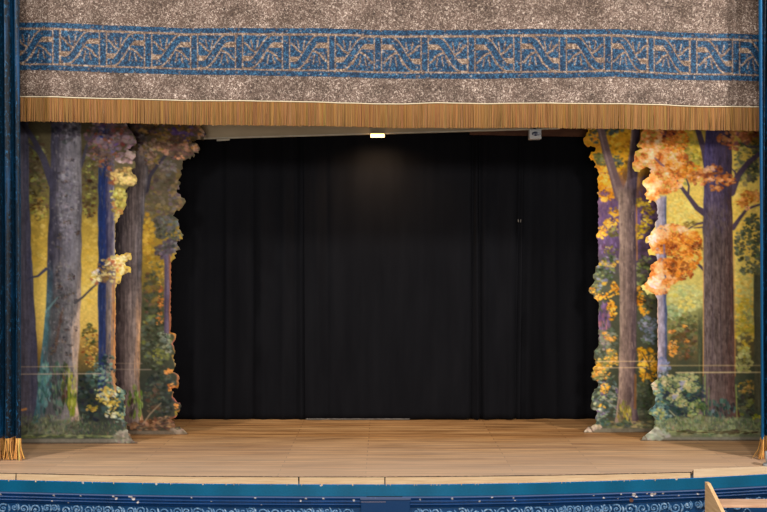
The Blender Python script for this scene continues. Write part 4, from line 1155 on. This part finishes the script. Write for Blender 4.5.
def chipped(base, chips, extra=(), edge=None):
    r = np.random.default_rng(3)
    def fn(U, t, p):
        c = np.tile(np.array(base, float), (len(U), 1))
        c *= (1 + 0.06 * np.sin(U * 0.13) * np.sin(U * 0.031 + 1) + r.normal(0, 0.03, len(U)))[:, None]
        if edge and p[1] > edge[0]:
            c[:] = np.array(edge[1]) * (1 + r.normal(0, 0.1, (len(U), 1)))
        for (cu, cz, rad) in list(chips) + list(extra):
            m = ((U - cu) / rad) ** 2 + ((p[1] - cz) / (rad * 0.0105)) ** 2 < 1
            c[m] = (206, 196, 190)
        return c
    return fn


ul = np.arange(-118, 848, 0.7)
zs = np.linspace(-0.004, -0.132, 26)
sweep('fascia_board', [(-0.004, z) for z in zs] + [(0.01, -0.134)], chipped((3, 90, 124), chip_field(1, 8, -0.02, -0.004), edge=(-0.012, (20, 112, 180))), M['apron_paint'], ul)
prof = [(0.01, -0.134), (-0.008, -0.1342), (-0.020, -0.1345), (-0.032, -0.1352)]
for kz in np.linspace(0, 1, 5): prof.append((-0.036 + 0.004 * kz, -0.138 - 0.014 * kz))
prof += [(-0.024, -0.1535), (-0.022, -0.159), (-0.022, -0.166)]
for kz in np.linspace(0, 1, 9): prof.append((-0.020 - 0.013 * sin(kz * pi), -0.168 - 0.022 * kz))
prof += [(-0.012, -0.192), (-0.012, -0.197)]
for kz in np.linspace(0, 1, 9): prof.append((-0.014 - 0.014 * sin(kz * pi), -0.199 - 0.026 * kz))
prof += [(-0.010, -0.227), (-0.010, -0.238), (-0.006, -0.247), (0.012, -0.250)]
big = [(1.5, -0.152, 1.3), (55, -0.150, 1.1), (114.5, -0.146, 1.2), (117, -0.166, 1.2), (130.5, -0.142, 1.2), (132.5, -0.152, 1.4), (134.5, -0.17, 1.4), (354, -0.162, 1.2), (420, -0.158, 1.0), (452, -0.150, 1.2),
       (513, -0.152, 0.9), (632.5, -0.142, 1.4), (633, -0.155, 1.8), (635.5, -0.182, 1.2), (651, -0.158, 1.8), (654, -0.155, 1.4), (662, -0.152, 1.0), (646, -0.148, 0.9), (620, -0.142, 0.9), (593, -0.15, 0.8)]


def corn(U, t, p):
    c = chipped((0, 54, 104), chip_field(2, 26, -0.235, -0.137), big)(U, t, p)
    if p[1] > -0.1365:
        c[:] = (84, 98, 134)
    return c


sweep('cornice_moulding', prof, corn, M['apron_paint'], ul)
zs = np.linspace(-0.250, -0.62, 30)
fp = sweep('frieze_panel', [(0.012, z) for z in zs] + [(0.0, -0.62), (-0.03, -0.64), (-0.03, -0.68), (0.012, -0.70), (0.012, -0.99)], chipped((16, 66, 112), []), M['apron_paint'], ul)
# carved scrolls on the frieze
t = MB()
r = np.random.default_rng(17)
u = -110.0; flip = 1
while u < 842:
    if 360 < u < 412:
        u = 413.0
    rad = r.uniform(0.034, 0.060)
    uc = u + rad / 0.0105
    if uc + rad / 0.0105 > 361 and uc < 361: u = 413.0; continue
    x, Y = on_floor(uc, float(vfront(uc)))
    zc = -0.262 - rad + r.uniform(-0.004, 0.004)
    y0 = Y + 0.008
    pts, rr = [], []
    a0 = r.uniform(0, 2 * pi)
    for k_ in range(26):
        f = k_ / 25
        q = rad * (1 - 0.82 * f); th = a0 + flip * f * 2.7 * pi
        pts.append((x + q * cos(th), y0 - 0.004 - 0.008 * f, zc + q * sin(th))); rr.append(0.0115 - 0.004 * f)
    t.tube(pts, rr, 5)
    bm = bmesh.new(); bmesh.ops.create_icosphere(bm, subdivisions=1, radius=0.013)
    bm.verts.index_update()
    t.add([(v.co.x + x, v.co.y * 0.8 + y0 - 0.01, v.co.z + zc) for v in bm.verts], [tuple(v.index for v in f.verts) for f in bm.faces]); bm.free()
    # leaf between scrolls
    xl = x + rad * 1.15
    pts = [(xl - 0.01 + 0.02 * sin(f * pi), y0 - 0.003, zc - 0.05 + 0.095 * f) for f in np.linspace(0, 1, 8)]
    t.tube(pts, [0.004, 0.010, 0.014, 0.015, 0.014, 0.012, 0.009, 0.004], 5)
    # lower row, out of the photograph's frame
    pts = [(x + 0.09 * (f - 0.5), y0 - 0.003, zc - 0.12 - 0.05 * sin(f * pi) * flip) for f in np.linspace(0, 1, 9)]
    t.tube(pts, 0.007, 5)
    u += 2 * rad / 0.0105 + r.uniform(0.6, 3.4); flip = -flip
sc = t.build('carved_scrolls', M['scroll'], fp, smooth=True)
tag(sc, 'worn pale blue carved scrolls')
# plain cover box at the middle of the cornice
bx0, by0 = on_floor(361, float(vfront(383))); bx1, _ = on_floor(410, float(vfront(383)))
t = MB()
t.cur = tuple(lin((0, 50, 94)))
t.box(bx0, bx1, by0 - 0.050, by0 - 0.0, -0.42, -0.150, 0.004)
t.cur = tuple(lin((76, 88, 120)))
t.box(bx0 - 0.006, bx1 + 0.006, by0 - 0.058, by0 - 0.0, -0.149, -0.1375, 0.002)
t.cur = tuple(lin((20, 26, 40)))
t.box(bx0 + 0.06, bx1 - 0.08, by0 - 0.012, by0 - 0.004, -0.135, -0.128)
t.cur = tuple(lin((190, 160, 140)))
t.box(bx0 + 0.0, bx0 + 0.26, by0 - 0.0515, by0 - 0.049, -0.1745, -0.1725)
t.build('cover_box', M['apron_paint'], front, col=True)
# brown scar in the frieze
x, Y = on_floor(630.5, float(vfront(630.5)))
t = MB(); t.tube([(x, Y - 0.03, -0.212), (x, Y - 0.002, -0.222)], [0.022, 0.022], 9)
t.build('bare_knot', M['brown_batten'], front)

# ------------------------------------------------------------------ steps at the right
sx = 3.375
st = empty('steps', (sx + 0.5, 7.3, -1.0))
tag(st, 'bare wooden steps against the blue stage front at right', 'steps')
side = [(7.83, 0.03), (7.775, 0.03), (7.45, -0.155), (6.40, -0.78), (6.30, -1.0), (7.83, -1.0)]
for x0 in (sx, sx + 1.15):
    t = MB(); t.prism(side, 0, x0, x0 + 0.036); t.build('stringer', M['bare_wood'], st)
for zt, y0, y1 in ((-0.150, 7.64, 7.83), (-0.375, 7.22, 7.50), (-0.58, 6.86, 7.14), (-0.785, 6.52, 6.80)):
    t = MB(); t.box(sx + 0.037, sx + 1.149, y0, y1, zt - 0.03, zt, 0.004)
    t.build('tread', M['tread'], st)

# ------------------------------------------------------------------ above the stage: board, batten, lamps
YB2 = 10.5
p0 = (X(150, YB2), Z(140.6, YB2)); p1 = (X(560, YB2), Z(129.0, YB2))
bd = empty('border_board', ((p0[0] + p1[0]) / 2, YB2, p0[1]))
tag(bd, 'long grey board hanging above the stage behind the gold fringe', 'board')
t = MB(); t.prism([(p0[0], p0[1] + 0.016), (p1[0], p1[1] + 0.016), (p1[0], p1[1] + 0.5), (p0[0], p0[1] + 0.5)], 1, YB2, YB2 + 0.025)
t.build('grey_panel', M['grey_board'], bd)
t = MB(); t.prism([(p0[0], p0[1]), (p1[0], p1[1]), (p1[0], p1[1] + 0.016), (p0[0], p0[1] + 0.016)], 1, YB2 - 0.012, YB2 + 0.03)
t.build('lit_edge_strip', M['cream_lit_edge'], bd)  # pale colour paints in the light on the board's lower face
t = MB()
xa = X(217, YB2); xb = X(230, YB2)
t.prism([(xa, Z(141.2, YB2)), (xb, Z(140.6, YB2)), (xb, Z(139.0, YB2)), (xa, Z(139.4, YB2))], 1, YB2 - 0.02, YB2 - 0.0125)
t.build('cream_tab', M['cream_lit_edge'], bd)
for u in (190, 355, 520):
    t = MB(); t.tube([(X(u, YB2), YB2 + 0.012, 4.6), (X(u, YB2), YB2 + 0.012, 6.6)], 0.006, 6); t.build('suspension_line', M['dark_metal'], bd)
t = MB(); x0, x1 = X(470, 10.72), X(612, 10.72)
t.prism([(x0, Z(134.5, 10.72)), (X(540, 10.72), Z(136, 10.72)), (x1, Z(137.0, 10.72)), (x1, Z(110, 10.72)), (x0, Z(110, 10.72))], 1, 10.72, 10.75)
bt = empty('batten', (X(541, 10.72), 10.72, Z(137, 10.72)))
t.build('timber', M['brown_batten'], bt)
for u in (490, 595):
    t = MB(); t.tube([(X(u, 10.72), 10.735, 4.4), (X(u, 10.72), 10.735, 6.6)], 0.006, 6); t.build('suspension_line', M['dark_metal'], bt)
tag(bt, 'dark brown batten above the stage behind the white floodlight', 'batten')

lx, ly = X(377.5, 10.42), 10.42
lz = Z(137.0, ly)
lp = empty('work_light', (lx, ly, lz))
tag(lp, 'small lit lamp glowing warm under the grey board', 'lamp')
t = MB(); t.box(lx - 0.10, lx + 0.10, ly - 0.035, ly + 0.06, lz + 0.0405, lz + 0.07, 0.006); t.box(lx - 0.02, lx + 0.02, ly + 0.02, YB2 - 0.0125, lz + 0.07, lz + 0.16)
t.build('housing', M['grey_board'], lp)
t = MB(); t.box(lx - 0.098, lx + 0.098, ly - 0.03, ly + 0.05, lz, lz + 0.04, 0.008)
t.build('lit_lens', M['glow'], lp)

fx, fy = X(535.5, 10.40), 10.40
fz = Z(139.0, fy)
fo = empty('floodlight', (fx, fy, fz))
tag(fo, 'small white unlit floodlight under the brown batten', 'lamp')
t = MB(); hw = 0.085
t.box(fx - hw, fx + hw, fy, fy + 0.11, fz, fz + 0.142, 0.012)
t.build('case', M['white_metal'], fo)
t = MB(); t.tube([(fx + 0.01, fy - 0.012, fz + 0.075), (fx + 0.01, fy + 0.003, fz + 0.075)], [0.045, 0.052], 20)
t.v = [(fx + 0.01 + (a - fx - 0.01) * 1.25, b, fz + 0.072 + (c_ - fz - 0.075) * 0.62) for a, b, c_ in t.v]
t.build('lens', M['lens'], fo)
t = MB(); t.box(fx - 0.012, fx + 0.012, fy + 0.04, fy + 0.07, fz + 0.142, fz + 0.36); t.build('hanger', M['dark_metal'], fo)

# grey foot at the right curtain
px_, py_ = on_floor(770, 466)
ft = empty('stand_foot', (px_, py_, 0))
tag(ft, 'grey metal foot standing on the floor at the right edge', 'stand')
t = MB(); t.tube([(px_, py_, 0), (px_, py_, 0.02), (px_, py_, 0.03)], [0.075, 0.075, 0.05], 18); t.build('base', M['grey_metal'], ft)
t = MB(); t.tube([(px_, py_, 0.03), (px_, py_, 0.10), (px_, py_, 0.16), (px_, py_, 0.17)], [0.035, 0.055, 0.055, 0.03], 16); t.build('socket', M['grey_metal'], ft, smooth=True)

# ------------------------------------------------------------------ stage house and hall
def wall(name, x0, x1, y0, y1, z0, z1, mat='dark_wall', label=None):
    t = MB(); t.box(x0, x1, y0, y1, z0, z1)
    o = t.build(name, M[mat])
    tag(o, label, 'wall', kind='structure')


wall('wall_back', -6.6, 6.6, 11.56, 11.7, -0.04, 6.6, label='dark wall behind the black curtains')
wall('wall_left', -6.6, -6.45, 9.3, 11.56, -0.04, 6.6, label='dark stage wall off left')
wall('wall_right', 6.45, 6.6, 9.3, 11.56, -0.04, 6.6, label='dark stage wall off right')
wall('ceiling', -6.6, 6.6, 9.3, 11.7, 6.6, 6.7, label='dark stage ceiling')
t = MB()
t.box(-6.6, -4.95, 9.12, 9.3, 0.0, 6.6); t.box(4.95, 6.6, 9.12, 9.3, 0.0, 6.6); t.box(-4.95, 4.95, 9.12, 9.3, 5.1, 6.6)
o = t.build('wall_front', M['dark_wall']); tag(o, 'proscenium wall around the stage opening', 'wall', kind='structure')
t = MB(); t.box(-7.5, 7.5, -2, 8.6, -1.08, -1.0); tag(t.build('floor_hall', M['hall_floor']), 'hall floor below the stage', 'floor', kind='structure')

# ------------------------------------------------------------------ light
def area(name, loc, target, size, power, colour):
    l = bpy.data.lights.new(name, 'AREA'); l.shape = 'DISK'; l.size = size; l.energy = power; l.color = colour
    o = bpy.data.objects.new(name, l); COL.objects.link(o)
    o.location = loc
    from mathutils import Vector
    o.rotation_euler = (Vector(target) - Vector(loc)).to_track_quat('-Z', 'Y').to_euler()
    return o


area('house_light_left', (-9.0, 4.2, 7.6), (0.0, 9.5, 1.0), 0.7, 540, (1.0, 0.95, 0.89))
area('house_light_right', (9.0, 4.2, 7.3), (0.0, 9.5, 1.0), 0.7, 680, (1.0, 0.95, 0.89))
area('balcony_light_left', (-3.0, -0.5, 5.3), (0.5, 9.5, 2.2), 1.2, 300, (1.0, 0.96, 0.91))
area('balcony_light_right', (3.0, -0.5, 5.3), (-0.5, 9.5, 2.2), 1.2, 360, (1.0, 0.96, 0.91))
area('house_light_ceiling', (0, 3.0, 9.0), (0, 8.6, 0.0), 2.5, 130, (1.0, 0.96, 0.91))
area('low_front_fill', (0, -5.0, 1.2), (0, 9.5, 3.0), 3.5, 400, (1.0, 0.97, 0.93))  # added fill behind the camera, lifts the upper stage; no window there
sp = bpy.data.lights.new('work_lamp', 'SPOT'); sp.energy = 85; sp.color = (1.0, 0.66, 0.36); sp.spot_size = 2.7; sp.spot_blend = 1.0; sp.shadow_soft_size = 0.08
so = bpy.data.objects.new('work_lamp', sp); COL.objects.link(so); so.location = (lx, ly, lz - 0.02); so.rotation_euler = (0.3, 0, 0)

w = bpy.data.worlds.new('hall_ambient'); bpy.context.scene.world = w; w.use_nodes = True
bg = w.node_tree.nodes['Background']; bg.inputs['Color'].default_value = (0.86, 0.93, 1.0, 1); bg.inputs['Strength'].default_value = 0.085

# ------------------------------------------------------------------ camera and view
cam = bpy.data.cameras.new('camera'); cam.lens = 35.0; cam.sensor_width = 36.0; cam.clip_end = 100
co = bpy.data.objects.new('camera', cam); COL.objects.link(co)
co.location = (0, 0, EYE); co.rotation_euler = (pi / 2, 0, 0)
S = bpy.context.scene
S.camera = co
S.view_settings.view_transform = 'Standard'
try: S.view_settings.look = 'None'
except Exception: pass
S.view_settings.gamma = 1.0
S.view_settings.use_curve_mapping = False
S.view_settings.exposure = 0.0
